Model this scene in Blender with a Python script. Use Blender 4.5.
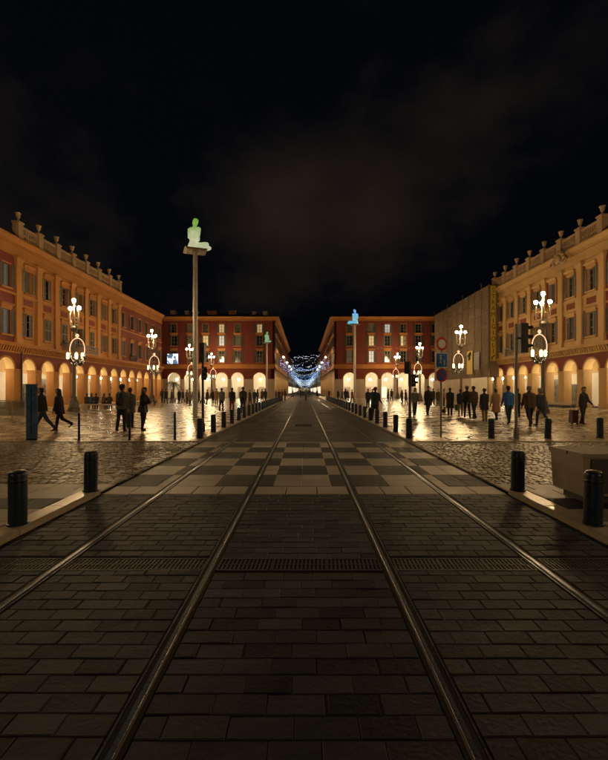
import bpy, bmesh, math, random
import numpy as np
from mathutils import Vector, Matrix
PI = math.pi
R = math.radians
for o in list(bpy.data.objects):
    bpy.data.objects.remove(o)
SC = bpy.context.scene
COL = SC.collection
rng = random.Random(11)

# ------------------------------------------------------------------ camera
cam_d = bpy.data.cameras.new('camera')
cam = bpy.data.objects.new('camera', cam_d)
COL.objects.link(cam)
cam.location = (0, 0, 1.66)
cam.rotation_euler = (R(90), 0, 0)
cam_d.sensor_fit = 'VERTICAL'
cam_d.sensor_height = 36
cam_d.lens = 420 / 760 * 36
cam_d.shift_x = -0.5 / 760
cam_d.shift_y = 10 / 760
cam_d.clip_start = 0.05
cam_d.clip_end = 9000
SC.camera = cam

# ------------------------------------------------------------------ night sky
SUN_EL, SUN_ROT = R(-5.0), R(250)
world = bpy.data.worlds.new('World')
SC.world = world
world.use_nodes = True
wt = world.node_tree
wt.nodes.clear()
wo = wt.nodes.new('ShaderNodeOutputWorld')
sky = wt.nodes.new('ShaderNodeTexSky')
sky.sky_type = 'NISHITA'
sky.sun_disc = False
sky.sun_elevation = SUN_EL
sky.sun_rotation = SUN_ROT
bg = wt.nodes.new('ShaderNodeBackground')
bg.inputs['Strength'].default_value = 0.05
wt.links.new(sky.outputs[0], bg.inputs['Color'])
# thin cloud lit brown from below by the town, a cloud layer over the whole sky
tc = wt.nodes.new('ShaderNodeTexCoord')
mp_ = wt.nodes.new('ShaderNodeMapping')
mp_.inputs['Location'].default_value = (14 * 1.7, 14 * .9, 14 * 2.3)
mp_.inputs['Rotation'].default_value = (0, 0, 0.22)
mp_.inputs['Scale'].default_value = (1.0, 1.0, 1.5)
nz = wt.nodes.new('ShaderNodeTexNoise')
nz.inputs['Scale'].default_value = 1.9
nz.inputs['Detail'].default_value = 6
nz.inputs['Roughness'].default_value = 0.52
cr = wt.nodes.new('ShaderNodeValToRGB')
cr.color_ramp.elements[0].position = 0.48
cr.color_ramp.elements[0].color = (0.0009, 0.0014, 0.0026, 1)
cr.color_ramp.elements[1].position = 0.76
cr.color_ramp.elements[1].color = (0.0165, 0.0112, 0.0076, 1)
bg2 = wt.nodes.new('ShaderNodeBackground')
bg2.inputs['Strength'].default_value = 1.0
add = wt.nodes.new('ShaderNodeAddShader')
L = wt.links.new
L(tc.outputs['Generated'], mp_.inputs[0]); L(mp_.outputs[0], nz.inputs['Vector'])
L(nz.outputs['Fac'], cr.inputs[0]); L(cr.outputs[0], bg2.inputs['Color'])
L(bg.outputs[0], add.inputs[0]); L(bg2.outputs[0], add.inputs[1]); L(add.outputs[0], wo.inputs[0])

# moonlight: the one sun lamp, turned down to night
sd = bpy.data.lights.new('moon', 'SUN')
sd.energy = 0.004
sd.angle = R(0.5)
sd.color = (1.0, 0.93, 0.84)
so = bpy.data.objects.new('moon', sd)
COL.objects.link(so)
so.rotation_euler = (R(48), 0, R(-160))

SC.view_settings.view_transform = 'Standard'
SC.view_settings.look = 'None'
SC.view_settings.gamma = 1
SC.view_settings.exposure = 0.0
SC.render.engine = 'CYCLES'
SC.cycles.use_denoising = True
SC.cycles.max_bounces = 7
SC.cycles.diffuse_bounces = 3
SC.cycles.glossy_bounces = 3
SC.cycles.transmission_bounces = 3
SC.cycles.sample_clamp_indirect = 4
SC.cycles.caustics_reflective = False
SC.cycles.caustics_refractive = False
SC.cycles.use_light_tree = True

LAMP_L = 740.0      # radiance of street lamp globes
ARC_L = 150.0       # radiance of arcade pendant globes
LAMP_COL = (1.0, 0.67, 0.32)
ARC_COL = (1.0, 0.83, 0.54)

# ------------------------------------------------------------------ materials
MATS = {}
def mat(name, color, rough=0.6, metal=0.0, noise=None, bump=None, emit=None, tone=0.0, spec=0.5, dirt=None, coat=0.0, rnd=0.0):
    """procedural principled material: world-space noise mottling, bump, per-face 'tone' variation"""
    if name in MATS: return MATS[name]
    m = bpy.data.materials.new(name)
    m.use_nodes = True
    nt = m.node_tree
    b = nt.nodes['Principled BSDF']
    b.inputs['Roughness'].default_value = rough
    b.inputs['Metallic'].default_value = metal
    b.inputs['Specular IOR Level'].default_value = spec
    b.inputs['Coat Weight'].default_value = coat
    b.inputs['Base Color'].default_value = (*color, 1)
    geo = nt.nodes.new('ShaderNodeNewGeometry')
    link = nt.links.new
    def mth(op, a, c):
        n = nt.nodes.new('ShaderNodeMath'); n.operation = op
        for k, v in enumerate((a, c)):
            if isinstance(v, (int, float)): n.inputs[k].default_value = v
            else: link(v, n.inputs[k])
        return n.outputs[0]
    val = None
    if noise:
        sc_, amt = noise
        t = nt.nodes.new('ShaderNodeTexNoise'); t.inputs['Scale'].default_value = sc_
        t.inputs['Detail'].default_value = 7; t.inputs['Roughness'].default_value = 0.6
        link(geo.outputs['Position'], t.inputs['Vector'])
        val = mth('ADD', mth('MULTIPLY', mth('SUBTRACT', t.outputs['Fac'], 0.5), amt * 2), 1.0)
        rr = mth('ADD', mth('MULTIPLY', mth('SUBTRACT', t.outputs['Fac'], 0.5), 0.5), rough)
        link(rr, b.inputs['Roughness'])
    if dirt:
        sc_, amt, zs = dirt
        vm = nt.nodes.new('ShaderNodeMapping'); vm.inputs['Scale'].default_value = (sc_, sc_, sc_ * zs)
        t2 = nt.nodes.new('ShaderNodeTexNoise'); t2.inputs['Scale'].default_value = 1.0
        t2.inputs['Detail'].default_value = 5
        link(geo.outputs['Position'], vm.inputs[0]); link(vm.outputs[0], t2.inputs['Vector'])
        v2 = mth('ADD', mth('MULTIPLY', mth('SUBTRACT', t2.outputs['Fac'], 0.5), amt * 2), 1.0)
        val = v2 if val is None else mth('MULTIPLY', val, v2)
    if tone:
        at = nt.nodes.new('ShaderNodeAttribute'); at.attribute_name = 'tone'
        v3 = mth('ADD', mth('MULTIPLY', at.outputs['Fac'], tone), 1.0)
        val = v3 if val is None else mth('MULTIPLY', val, v3)
    if rnd:
        oi = nt.nodes.new('ShaderNodeObjectInfo')
        v4 = mth('ADD', mth('MULTIPLY', mth('SUBTRACT', oi.outputs['Random'], 0.5), rnd * 2), 1.0)
        val = v4 if val is None else mth('MULTIPLY', val, v4)
    if val is not None:
        mx = nt.nodes.new('ShaderNodeVectorMath'); mx.operation = 'SCALE'
        mx.inputs[0].default_value = color
        link(val, mx.inputs['Scale'])
        link(mx.outputs[0], b.inputs['Base Color'])
    if bump:
        sc_, st, dist = bump
        t = nt.nodes.new('ShaderNodeTexNoise'); t.inputs['Scale'].default_value = sc_
        t.inputs['Detail'].default_value = 4
        link(geo.outputs['Position'], t.inputs['Vector'])
        bn = nt.nodes.new('ShaderNodeBump'); bn.inputs['Strength'].default_value = st
        bn.inputs['Distance'].default_value = dist
        link(t.outputs['Fac'], bn.inputs['Height']); link(bn.outputs[0], b.inputs['Normal'])
    if emit:
        ec, es = emit
        b.inputs['Emission Color'].default_value = (*ec, 1)
        b.inputs['Emission Strength'].default_value = es
    MATS[name] = m
    return m

M = {}
M['ochre'] = mat('ochre_render', (0.275, 0.108, 0.021), 0.8, noise=(3.0, .16), dirt=(.9, .3, .2), bump=(30, .2, .01))
M['ochre_l'] = mat('pale_ochre_render', (0.34, 0.205, 0.08), 0.8, noise=(3.0, .16), dirt=(.9, .3, .2), bump=(30, .2, .01))
M['ochre_m'] = mat('mid_ochre_render', (0.31, 0.130, 0.027), 0.8, noise=(3.0, .16), dirt=(.9, .3, .2), bump=(30, .2, .01))
M['red'] = mat('red_render', (0.115, 0.016, 0.008), 0.82, noise=(2.0, .18), dirt=(.7, .35, .2), bump=(30, .2, .01))
M['cream'] = mat('cream_render', (0.66, 0.60, 0.48), 0.8, noise=(2.0, .08), dirt=(.8, .12, .3))
M['vault'] = mat('vault_ochre', (0.60, 0.40, 0.16), 0.8, noise=(2.0, .08))
M['stone'] = mat('pier_stone', (0.36, 0.27, 0.20), 0.7, noise=(4.0, .2), dirt=(1.2, .2, .5), rnd=.12)
M['stone_parapet'] = mat('parapet_stone', (0.28, 0.185, 0.11), 0.8, noise=(4.0, .2), dirt=(1.2, .3, .3))
M['shutter'] = mat('shutter_paint', (0.026, 0.026, 0.022), 0.6, noise=(6, .12), rnd=.15)
M['frame'] = mat('window_paint', (0.12, 0.11, 0.095), 0.5, rnd=.1)
M['glass'] = mat('dark_glass', (0.012, 0.013, 0.016), 0.12, spec=.6, rnd=.4)
M['glass_curtain'] = mat('curtained_glass', (0.10, 0.09, 0.075), 0.3, noise=(2, .3))
M['glass_lit'] = mat('lit_window', (0.5, 0.45, 0.3), 0.3, emit=((1, .74, .36), 0.30), noise=(2.5, .5))
M['glass_cool'] = mat('lit_window_cool', (0.5, 0.5, 0.5), 0.3, emit=((.75, .85, 1), 0.28))
M['glass_blue'] = mat('blue_reflection_window', (0.1, 0.15, 0.25), 0.3, emit=((.10, .22, .42), 0.05))  # bluish reflection on the end panes put in as faint emission
M['shop'] = mat('shop_front_glow', (0.6, 0.5, 0.4), 0.4, emit=((1, .82, .58), 1.0))
M['iron'] = mat('dark_iron', (0.018, 0.019, 0.022), 0.42, metal=.3, noise=(8, .2))
M['lampiron'] = mat('lamp_post_paint', (0.16, 0.13, 0.10), 0.45, metal=.2, noise=(8, .2))
M['lampiron_l'] = mat('lamp_arm_paint', (0.52, 0.47, 0.40), 0.45, noise=(8, .1))
M['bollard'] = mat('bollard_paint', (0.012, 0.024, 0.050), 0.34, noise=(14, .3), bump=(60, .1, .004))
M['bollard_cap'] = mat('bollard_top_wear', (0.05, 0.045, 0.04), 0.4, noise=(20, .4), bump=(60, .2, .004))
M['steel'] = mat('rail_steel', (0.085, 0.10, 0.13), 0.33, metal=1.0, noise=(90, .12))
M['rust'] = mat('rail_rust_side', (0.09, 0.055, 0.035), 0.6, metal=.3, noise=(14, .4))
M['seal'] = mat('bitumen_seal', (0.016, 0.015, 0.014), 0.85, noise=(25, .3), bump=(60, .6, .006), spec=.2)
M['bed'] = mat('joint_mortar', (0.010, 0.010, 0.011), 0.9, noise=(12, .4), bump=(50, .6, .01), spec=.2)
M['sett'] = mat('paving_sett', (0.028, 0.031, 0.038), 0.60, spec=.16, noise=(22, .35), tone=1.0, bump=(34, .5, .010), dirt=(1.1, .6, 1))
M['cobble'] = mat('rough_cobble', (0.22, 0.17, 0.112), 0.42, noise=(16, .3), tone=1.0, bump=(26, .3, .010), dirt=(.8, .3, 1))
M['slab_l'] = mat('light_slab', (0.36, 0.31, 0.26), 0.5, noise=(9, .25), spec=.25, tone=1.0, bump=(24, .35, .01), dirt=(1.1, .35, 1))
M['slab_d'] = mat('dark_slab', (0.030, 0.030, 0.031), 0.6, noise=(9, .3), spec=.25, tone=1.0, bump=(24, .35, .01), dirt=(1.1, .35, 1))
M['plaza_l'] = mat('plaza_tile_light', (0.45, 0.37, 0.26), 0.29, noise=(5, .16), tone=1.0, bump=(9, .12, .03), dirt=(.5, .3, 1))
M['plaza_d'] = mat('plaza_tile_dark', (0.17, 0.145, 0.11), 0.27, noise=(5, .16), tone=1.0, bump=(9, .12, .03), dirt=(.5, .3, 1))
M['kerb'] = mat('kerb_granite', (0.40, 0.33, 0.235), 0.36, noise=(14, .25), tone=1.0, bump=(30, .35, .008), dirt=(1.4, .25, 1))
M['asphalt'] = mat('tramway_asphalt', (0.042, 0.034, 0.029), 0.55, spec=.3, noise=(1.2, .3), bump=(60, .6, .012), dirt=(.35, .5, .3))
M['earth'] = mat('far_ground', (0.05, 0.045, 0.04), 0.9, noise=(.4, .3))
M['grate'] = mat('cast_iron_grate', (0.035, 0.033, 0.032), 0.55, metal=.4, noise=(20, .3))
M['concrete'] = mat('concrete_block', (0.34, 0.28, 0.21), 0.7, noise=(6, .2), dirt=(2, .2, .4), bump=(40, .3, .01))
M['concrete_dk'] = mat('block_shaded_concrete', (0.05, 0.046, 0.042), 0.5, noise=(6, .2))  # concrete with the shade of front and recess put into its colour
M['pole'] = mat('statue_pole_steel', (0.46, 0.43, 0.40), 0.42, metal=.5, noise=(3, .15), dirt=(2, .2, .2))
M['plate'] = mat('statue_plate', (0.30, 0.24, 0.17), 0.5, metal=.4)
M['greysteel'] = mat('grey_post_paint', (0.22, 0.21, 0.20), 0.42, metal=.4, noise=(8, .15))
M['white'] = mat('sign_white', (0.78, 0.78, 0.76), 0.4, noise=(9, .05))
M['signred'] = mat('sign_red', (0.62, 0.025, 0.02), 0.4)
M['signblue'] = mat('sign_blue', (0.025, 0.17, 0.62), 0.4)
M['totem'] = mat('totem_blue_enamel', (0.05, 0.13, 0.28), 0.28, noise=(4, .2), coat=.3)
M['sheet'] = mat('scaffold_sheet', (0.105, 0.068, 0.038), 0.85, noise=(2.2, .2), dirt=(.5, .35, .4), bump=(2.2, .8, .15))
M['tube'] = mat('scaffold_tube', (0.12, 0.085, 0.055), 0.5, metal=.3)
M['banner'] = mat('yellow_banner', (0.34, 0.235, 0.02), 0.6, noise=(3, .08))
M['black'] = mat('black_paint', (0.008, 0.008, 0.009), 0.5)
M['roof'] = mat('dark_roof_tile', (0.035, 0.024, 0.02), 0.8, noise=(3, .3), bump=(12, .5, .05))
M['globe'] = mat('lamp_globe', (0.9, 0.85, 0.75), 0.3, emit=(LAMP_COL, LAMP_L))
M['pendant'] = mat('arcade_globe', (0.9, 0.85, 0.75), 0.3, emit=(ARC_COL, ARC_L))
M['hoop'] = mat('light_hoop', (0.9, 0.8, 0.7), 0.3, emit=((1.0, .58, .34), 1.15))
M['lantern'] = mat('festive_lantern', (0.9, 0.8, 0.7), 0.3, emit=((1.0, .72, .42), 2.6))
M['leaf'] = mat('garland_leaf', (0.035, 0.06, 0.025), 0.6, tone=.6)
M['palm'] = mat('palm_leaf', (0.03, 0.045, 0.02), 0.6)
M['bark'] = mat('palm_bark', (0.09, 0.065, 0.04), 0.9, bump=(14, .8, .05))
M['bulb_w'] = mat('bulb_white', (0.8, 0.9, 1), 0.3, emit=((.66, .82, 1.0), 5))
M['bulb_b'] = mat('bulb_blue', (0.3, 0.5, 1), 0.3, emit=((.10, .36, 1.0), 7))
M['city'] = mat('city_light', (0.9, 0.85, 0.75), 0.3, emit=((.90, .90, 1.0), 4))
M['hill'] = mat('hill_scrub', (0.02, 0.024, 0.022), 0.95)
M['skin'] = mat('skin', (0.42, 0.24, 0.15), 0.55)
M['shoe'] = mat('dark_shoe', (0.02, 0.017, 0.015), 0.5)
M['jeans'] = mat('denim', (0.035, 0.055, 0.10), 0.85, noise=(20, .2))
M['trousers'] = mat('black_cloth', (0.022, 0.022, 0.025), 0.85, noise=(20, .2))
M['t_red'] = mat('rust_red_cloth', (0.22, 0.035, 0.02), 0.85, noise=(20, .2))
M['t_beige'] = mat('beige_cloth', (0.22, 0.15, 0.09), 0.85, noise=(20, .2))
M['c_black'] = mat('black_coat_cloth', (0.020, 0.020, 0.023), 0.8, noise=(15, .25))
M['c_navy'] = mat('navy_coat_cloth', (0.02, 0.03, 0.06), 0.8, noise=(15, .25))
M['c_grey'] = mat('grey_coat_cloth', (0.13, 0.125, 0.12), 0.85, noise=(15, .25))
M['c_brown'] = mat('brown_coat_cloth', (0.075, 0.04, 0.023), 0.85, noise=(15, .25))
M['c_beige'] = mat('beige_coat_cloth', (0.30, 0.17, 0.085), 0.85, noise=(15, .25))
M['c_blue'] = mat('bright_blue_jacket', (0.008, 0.10, 0.32), 0.6, noise=(15, .2))
M['h_dark'] = mat('dark_hair', (0.012, 0.009, 0.007), 0.6)
M['h_brown'] = mat('brown_hair', (0.05, 0.028, 0.014), 0.6)
M['h_grey'] = mat('grey_hair', (0.20, 0.18, 0.16), 0.7)
M['bag'] = mat('bag_nylon', (0.02, 0.02, 0.024), 0.6)
M['suitcase'] = mat('suitcase_shell', (0.06, 0.014, 0.012), 0.35)

# ------------------------------------------------------------------ mesh helpers
class MB:
    """collects boxes, hexes, tubes, lathes; mp maps (s, n, z) to axes"""
    def __init__(s, mp=None):
        s.v, s.f, s.mi, s.mp, s.cur = [], [], [], mp, 0
        s.tone = None
    def add(s, vs, fs):
        k = len(s.v)
        s.v.extend(vs)
        for f in fs:
            s.f.append(tuple(i + k for i in f)); s.mi.append(s.cur)
        return s
    def hex(s, p):      # 8 points: bottom 4, top 4
        return s.add(p, [(0, 3, 2, 1), (4, 5, 6, 7), (0, 1, 5, 4), (1, 2, 6, 5), (2, 3, 7, 6), (3, 0, 4, 7)])
    def box(s, x0, x1, y0, y1, z0, z1):
        return s.hex([(x0, y0, z0), (x1, y0, z0), (x1, y1, z0), (x0, y1, z0), (x0, y0, z1), (x1, y0, z1), (x1, y1, z1), (x0, y1, z1)])
    def tube(s, path, radii, n=8, cap=True):
        P = [Vector(p) for p in path]
        if isinstance(radii, (int, float)): radii = [radii] * len(P)
        rings = []
        ref = None
        for i, p in enumerate(P):
            d = (P[min(i + 1, len(P) - 1)] - P[max(i - 1, 0)])
            if d.length < 1e-9: d = Vector((0, 0, 1))
            d.normalize()
            if ref is None:
                ref = Vector((1, 0, 0)) if abs(d.x) < .9 else Vector((0, 1, 0))
            a = (ref - d * ref.dot(d)).normalized(); ref = a
            b = d.cross(a)
            rings.append([tuple(p + (a * math.cos(2 * PI * k / n) + b * math.sin(2 * PI * k / n)) * radii[i]) for k in range(n)])
        vs = [q for r_ in rings for q in r_]
        fs = []
        for i in range(len(P) - 1):
            for k in range(n):
                fs.append((i * n + k, i * n + (k + 1) % n, (i + 1) * n + (k + 1) % n, (i + 1) * n + k))
        if cap:
            fs.append(tuple(range(n - 1, -1, -1))); fs.append(tuple((len(P) - 1) * n + k for k in range(n)))
        return s.add(vs, fs)
    def lathe(s, prof, n=16, c=(0, 0, 0)):
        return s.tube([(c[0], c[1], c[2] + z) for r_, z in prof], [max(r_, 1e-4) for r_, z in prof], n) if all(prof[i + 1][1] > prof[i][1] for i in range(len(prof) - 1)) else s._lathe(prof, n, c)
    def _lathe(s, prof, n, c):
        vs = [(c[0] + r_ * math.cos(2 * PI * k / n), c[1] + r_ * math.sin(2 * PI * k / n), c[2] + z) for r_, z in prof for k in range(n)]
        fs = [(i * n + k, i * n + (k + 1) % n, (i + 1) * n + (k + 1) % n, (i + 1) * n + k) for i in range(len(prof) - 1) for k in range(n)]
        fs.append(tuple(range(n - 1, -1, -1))); fs.append(tuple((len(prof) - 1) * n + k for k in range(n)))
        return s.add(vs, fs)
    def ball(s, c, r, nu=12, nv=8, sc=(1, 1, 1)):
        vs = [(c[0], c[1], c[2] - r * sc[2])]
        for j in range(1, nv):
            t = -PI / 2 + PI * j / nv
            for k in range(nu):
                a = 2 * PI * k / nu
                vs.append((c[0] + r * sc[0] * math.cos(t) * math.cos(a), c[1] + r * sc[1] * math.cos(t) * math.sin(a), c[2] + r * sc[2] * math.sin(t)))
        vs.append((c[0], c[1], c[2] + r * sc[2]))
        fs = [(0, 1 + (k + 1) % nu, 1 + k) for k in range(nu)]
        for j in range(nv - 2):
            for k in range(nu):
                a = 1 + j * nu
                fs.append((a + k, a + (k + 1) % nu, a + nu + (k + 1) % nu, a + nu + k))
        e = len(vs) - 1; a = 1 + (nv - 2) * nu
        fs += [(e, a + k, a + (k + 1) % nu) for k in range(nu)]
        return s.add(vs, fs)
    def mesh(s, name, mats, smooth=False, recalc=True):
        me = bpy.data.meshes.new(name)
        vs = [s.mp(*v) for v in s.v] if s.mp else s.v
        me.from_pydata(vs, [], s.f)
        for m_ in (mats if isinstance(mats, (list, tuple)) else [mats]):
            me.materials.append(m_)
        me.polygons.foreach_set('material_index', s.mi)
        if recalc:
            b = bmesh.new(); b.from_mesh(me)
            bmesh.ops.recalc_face_normals(b, faces=b.faces)
            b.to_mesh(me); b.free()
        if smooth:
            me.polygons.foreach_set('use_smooth', [True] * len(me.polygons))
            try: me.set_sharp_from_angle(angle=R(42))
            except Exception: pass
        me.update()
        return me

def inst(name, me, parent=None, loc=(0, 0, 0), rz=0.0):
    o = bpy.data.objects.new(name, me)
    COL.objects.link(o)
    o.location = loc
    if rz: o.rotation_euler = (0, 0, rz)
    if parent: o.parent = parent
    return o
def build(mb, name, mats, parent=None, loc=(0, 0, 0), rz=0.0, smooth=False):
    return inst(name, mb.mesh(name, mats, smooth), parent, loc, rz)
def tag(o, label, cat, group=None):
    o['label'] = label; o['category'] = cat
    if group: o['group'] = group
    return o
def thing(name, label, cat, loc=(0, 0, 0), rz=0.0, group=None):
    o = bpy.data.objects.new(name, None)
    COL.objects.link(o); o.location = loc; o.rotation_euler = (0, 0, rz); o.empty_display_size = .2
    return tag(o, label, cat, group)
def struct(o, kind='structure'):
    o['kind'] = kind
    return o
ORD = ['first', 'second', 'third', 'fourth', 'fifth', 'sixth', 'seventh', 'eighth', 'ninth', 'tenth', 'eleventh', 'twelfth', 'thirteenth', 'fourteenth', 'fifteenth', 'sixteenth', 'seventeenth', 'eighteenth', 'nineteenth', 'twentieth', 'twenty-first', 'twenty-second', 'twenty-third', 'twenty-fourth', 'twenty-fifth', 'twenty-sixth', 'twenty-seventh', 'twenty-eighth']
def px(x, y, z=0.0):
    """photograph pixel of a point standing at height z -> place on the ground plane"""
    d = 420 * (1.66 - z) / (y - 390)
    return ((x - 304.5) * d / 420, d)

_tmp = None
def bake(o):
    """evaluate one object's modifiers or text into a plain mesh, in a scratch scene so that it stays quick"""
    global _tmp
    if _tmp is None: _tmp = bpy.data.scenes.new('scratch')
    _tmp.collection.objects.link(o)
    vl = _tmp.view_layers[0]; vl.update()
    out = bpy.data.meshes.new_from_object(o.evaluated_get(vl.depsgraph))
    bpy.data.objects.remove(o)
    return out
# ------------------------------------------------------------------ ground and paving
def sheet(name, x0, x1, y0, y1, z, m, kind='structure'):
    me = bpy.data.meshes.new(name)
    me.from_pydata([(x0, y0, z), (x1, y0, z), (x1, y1, z), (x0, y1, z)], [], [(0, 1, 2, 3)])
    me.materials.append(m)
    return struct(inst(name, me), kind)
sheet('ground', -4000, 4000, -60, 6000, -0.08, M['earth'])

def piece_geo(x0, x1, y0, y1, z, h, bev, tilt, r):
    """one paving piece: sunk base, shoulder, slightly uneven top -> verts, faces"""
    t = [z + r.uniform(-tilt, tilt) for _ in range(4)]
    j = lambda: r.uniform(0, bev * .5)
    xs = (x0 + j(), x1 - j()); ys = (y0 + j(), y1 - j())
    c = [(xs[0], ys[0]), (xs[1], ys[0]), (xs[1], ys[1]), (xs[0], ys[1])]
    ins = [(1, 1), (-1, 1), (-1, -1), (1, -1)]
    v = [(a, b, z - h) for a, b in c] + [(a, b, t[k] - bev * .8) for k, (a, b) in enumerate(c)] + \
        [(a + ins[k][0] * bev, b + ins[k][1] * bev, t[k]) for k, (a, b) in enumerate(c)]
    f = [(8, 9, 10, 11)]
    for b in (0, 4):
        for k in range(4):
            f.append((b + k, b + (k + 1) % 4, b + 4 + (k + 1) % 4, b + 4 + k))
    return v, f
def tone_attr(me, vals):
    a = me.attributes.new('tone', 'FLOAT', 'FACE')
    a.data.foreach_set('value', vals)
def lay(pieces, name, parent, m2, h=.02, bev=.008, tilt=.002, n_single=300, rest_name=None, seed=3, key=None, contrast=.35):
    """pieces: (x0,x1,y0,y1,z,which material).  The n_single that show largest become objects, the rest one mesh."""
    r = random.Random(seed)
    def size(p):
        d = max((p[2] + p[3]) / 2, .3); x = (p[0] + p[1]) / 2
        if p[3] < 1.8 or abs(x) > d * .76: return 0
        return (p[1] - p[0]) * (p[3] - p[2]) / d ** 3
    order = sorted(range(len(pieces)), key=lambda i: -size(pieces[i]))
    single = set([i for i in order[:n_single] if size(pieces[i]) > 0])
    V, F, T, MI = [], [], [], []
    cache = {}
    for i, p in enumerate(pieces):
        tn = r.uniform(-contrast, contrast)
        if i in single:
            w, l = round(p[1] - p[0], 3), round(p[3] - p[2], 3)
            k = (w, l, p[5], r.randrange(4))
            if k not in cache:
                v, f = piece_geo(-w / 2, w / 2, -l / 2, l / 2, 0, h, bev, tilt, r)
                me = bpy.data.meshes.new(name); me.from_pydata(v, [], f)
                me.materials.append(m2[p[5]]); tone_attr(me, [tn] * len(f)); cache[k] = me
            o = inst(name, cache[k], parent, ((p[0] + p[1]) / 2, (p[2] + p[3]) / 2, p[4]))
            continue
        v, f = piece_geo(p[0], p[1], p[2], p[3], p[4], h, bev, tilt, r)
        b = len(V); V += v; F += [tuple(q + b for q in g) for g in f]; T += [tn] * len(f); MI += [p[5]] * len(f)
    if V:
        me = bpy.data.meshes.new(rest_name or name); me.from_pydata(V, [], F)
        for m_ in m2: me.materials.append(m_)
        me.polygons.foreach_set('material_index', MI); tone_attr(me, T)
        o = inst(rest_name or name + '_field', me, parent); o['kind'] = 'stuff'

RX = -0.05                                   # axis of the two tracks
RAILS = [RX - 2.27, RX - .835, RX + .835, RX + 2.27]
HALF = .066
# tramway bed with setts up to the crossing, zones between the rails
bed = sheet('tramway', -3.25, 3.25, -4, 13.40, -.005, M['bed'])
zones = [(-3.25, RAILS[0] - HALF)] + [(RAILS[i] + HALF, RAILS[i + 1] - HALF) for i in range(3)] + [(RAILS[3] + HALF, 3.25)]
P = []
r = random.Random(5)
for zi, (a, b) in enumerate(zones):
    rowd, ln = (.146, .265) if zi != 2 else (.152, .31)
    y = -1.2
    k = 0
    while y < 6.68:
        d = rowd
        if not (3.84 < y + d / 2 < 4.16):
            n = max(2, round((b - a) / ln))
            w = (b - a) / n
            if k % 2:
                cuts = [a] + [a + w * (q + .5) + r.uniform(-.035, .035) for q in range(n)] + [b]
            else:
                cuts = [a] + [a + w * q + r.uniform(-.035, .035) for q in range(1, n)] + [b]
            for q in range(len(cuts) - 1):
                P.append((cuts[q] + .001, cuts[q + 1] - .001, y + .001, min(y + d, 6.69) - .001, r.uniform(-.0025, .0025), 0))
        y += d; k += 1
P = [(round(p[0] / .01) * .01, round(p[1] / .01) * .01) + p[2:] for p in P]
lay(P, 'sett', bed, [M['sett']], bev=.006, tilt=.002, rest_name='sett_field', seed=4, contrast=.55)

# light stone band in front of the crossing
P = []
for (a, b) in zones:
    n = max(1, round((b - a) / .48)); w = (b - a) / n
    for q in range(n):
        P.append((a + w * q + .004, a + w * (q + 1) - .004, 6.70, 7.24, r.uniform(-.002, .002), 0))
lay(P, 'band_slab', bed, [M['slab_l']], bev=.008, contrast=.25, seed=6)
# checkerboard crossing, one metre checks cut by the rails, each check laid in four slabs
P = []
cols = [-3.25] + [RX - .505 + .01 + 1.01 * k for k in range(-2, 5) if -3.2 < RX - .505 + 1.01 * k < 3.2] + [3.25]
for row in range(6):
    y0 = 7.25 + row * .98
    for ci in range(len(cols) - 1):
        idx = round((cols[ci] - (RX - .495)) / 1.01) if ci else round((cols[1] - (RX - .495)) / 1.01) - 1
        dark = (idx + row) % 2
        segs = []
        for (a, b) in zones:
            a2, b2 = max(a, cols[ci]), min(b, cols[ci + 1])
            if b2 - a2 > .05: segs.append((a2, b2))
        for a2, b2 in segs:
            nx = 2 if b2 - a2 > .7 else 1
            for qx in range(nx):
                for qy in range(2):
                    P.append((round(a2 + (b2 - a2) * qx / nx + .003, 3), round(a2 + (b2 - a2) * (qx + 1) / nx - .003, 3), y0 + .49 * qy + .003, y0 + .49 * (qy + 1) - .003, r.uniform(-.0015, .0015), dark))
lay(P, 'check_slab', bed, [M['slab_l'], M['slab_d']], bev=.005, contrast=.2, seed=7)

P = []
for (a, b) in zones:
    n = max(1, round((b - a) / .7)); w = (b - a) / n
    for q in range(n): P.append((a + w * q + .003, a + w * (q + 1) - .003, 13.15, 13.38, .004, 0))
lay(P, 'edge_slab', bed, [M['slab_l']], bev=.005, contrast=.2, seed=17)
# tramway beyond the crossing
road = sheet('road', -3.3, 3.3, 13.39, 520, 0.0, M['asphalt'])
r2 = random.Random(3)
for k in range(26):                          # sealed joints across the tram slabs
    y = 17.3 + k * 4.6
    for (a, b) in ((-3.29, -2.42), (-2.22, -1.0), (-.77, .67), (.9, 2.1), (2.32, 3.29)):
        if r2.random() < .85: build(MB().box(a, b, y, y + .05, .0005, .0032), 'sealed_joint', M['seal'], road)
for k in range(4):                           # mended patches
    y = r2.uniform(14.5, 40); x = r2.choice((-1.6, -.05, 1.5, 2.75)); w = r2.uniform(.3, .55)
    build(MB().box(x - w, x + w, y, y + r2.uniform(.8, 2.4), .0005, .0026), 'mended_patch', M['seal'] if k % 3 else M['slab_d'], road)
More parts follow.
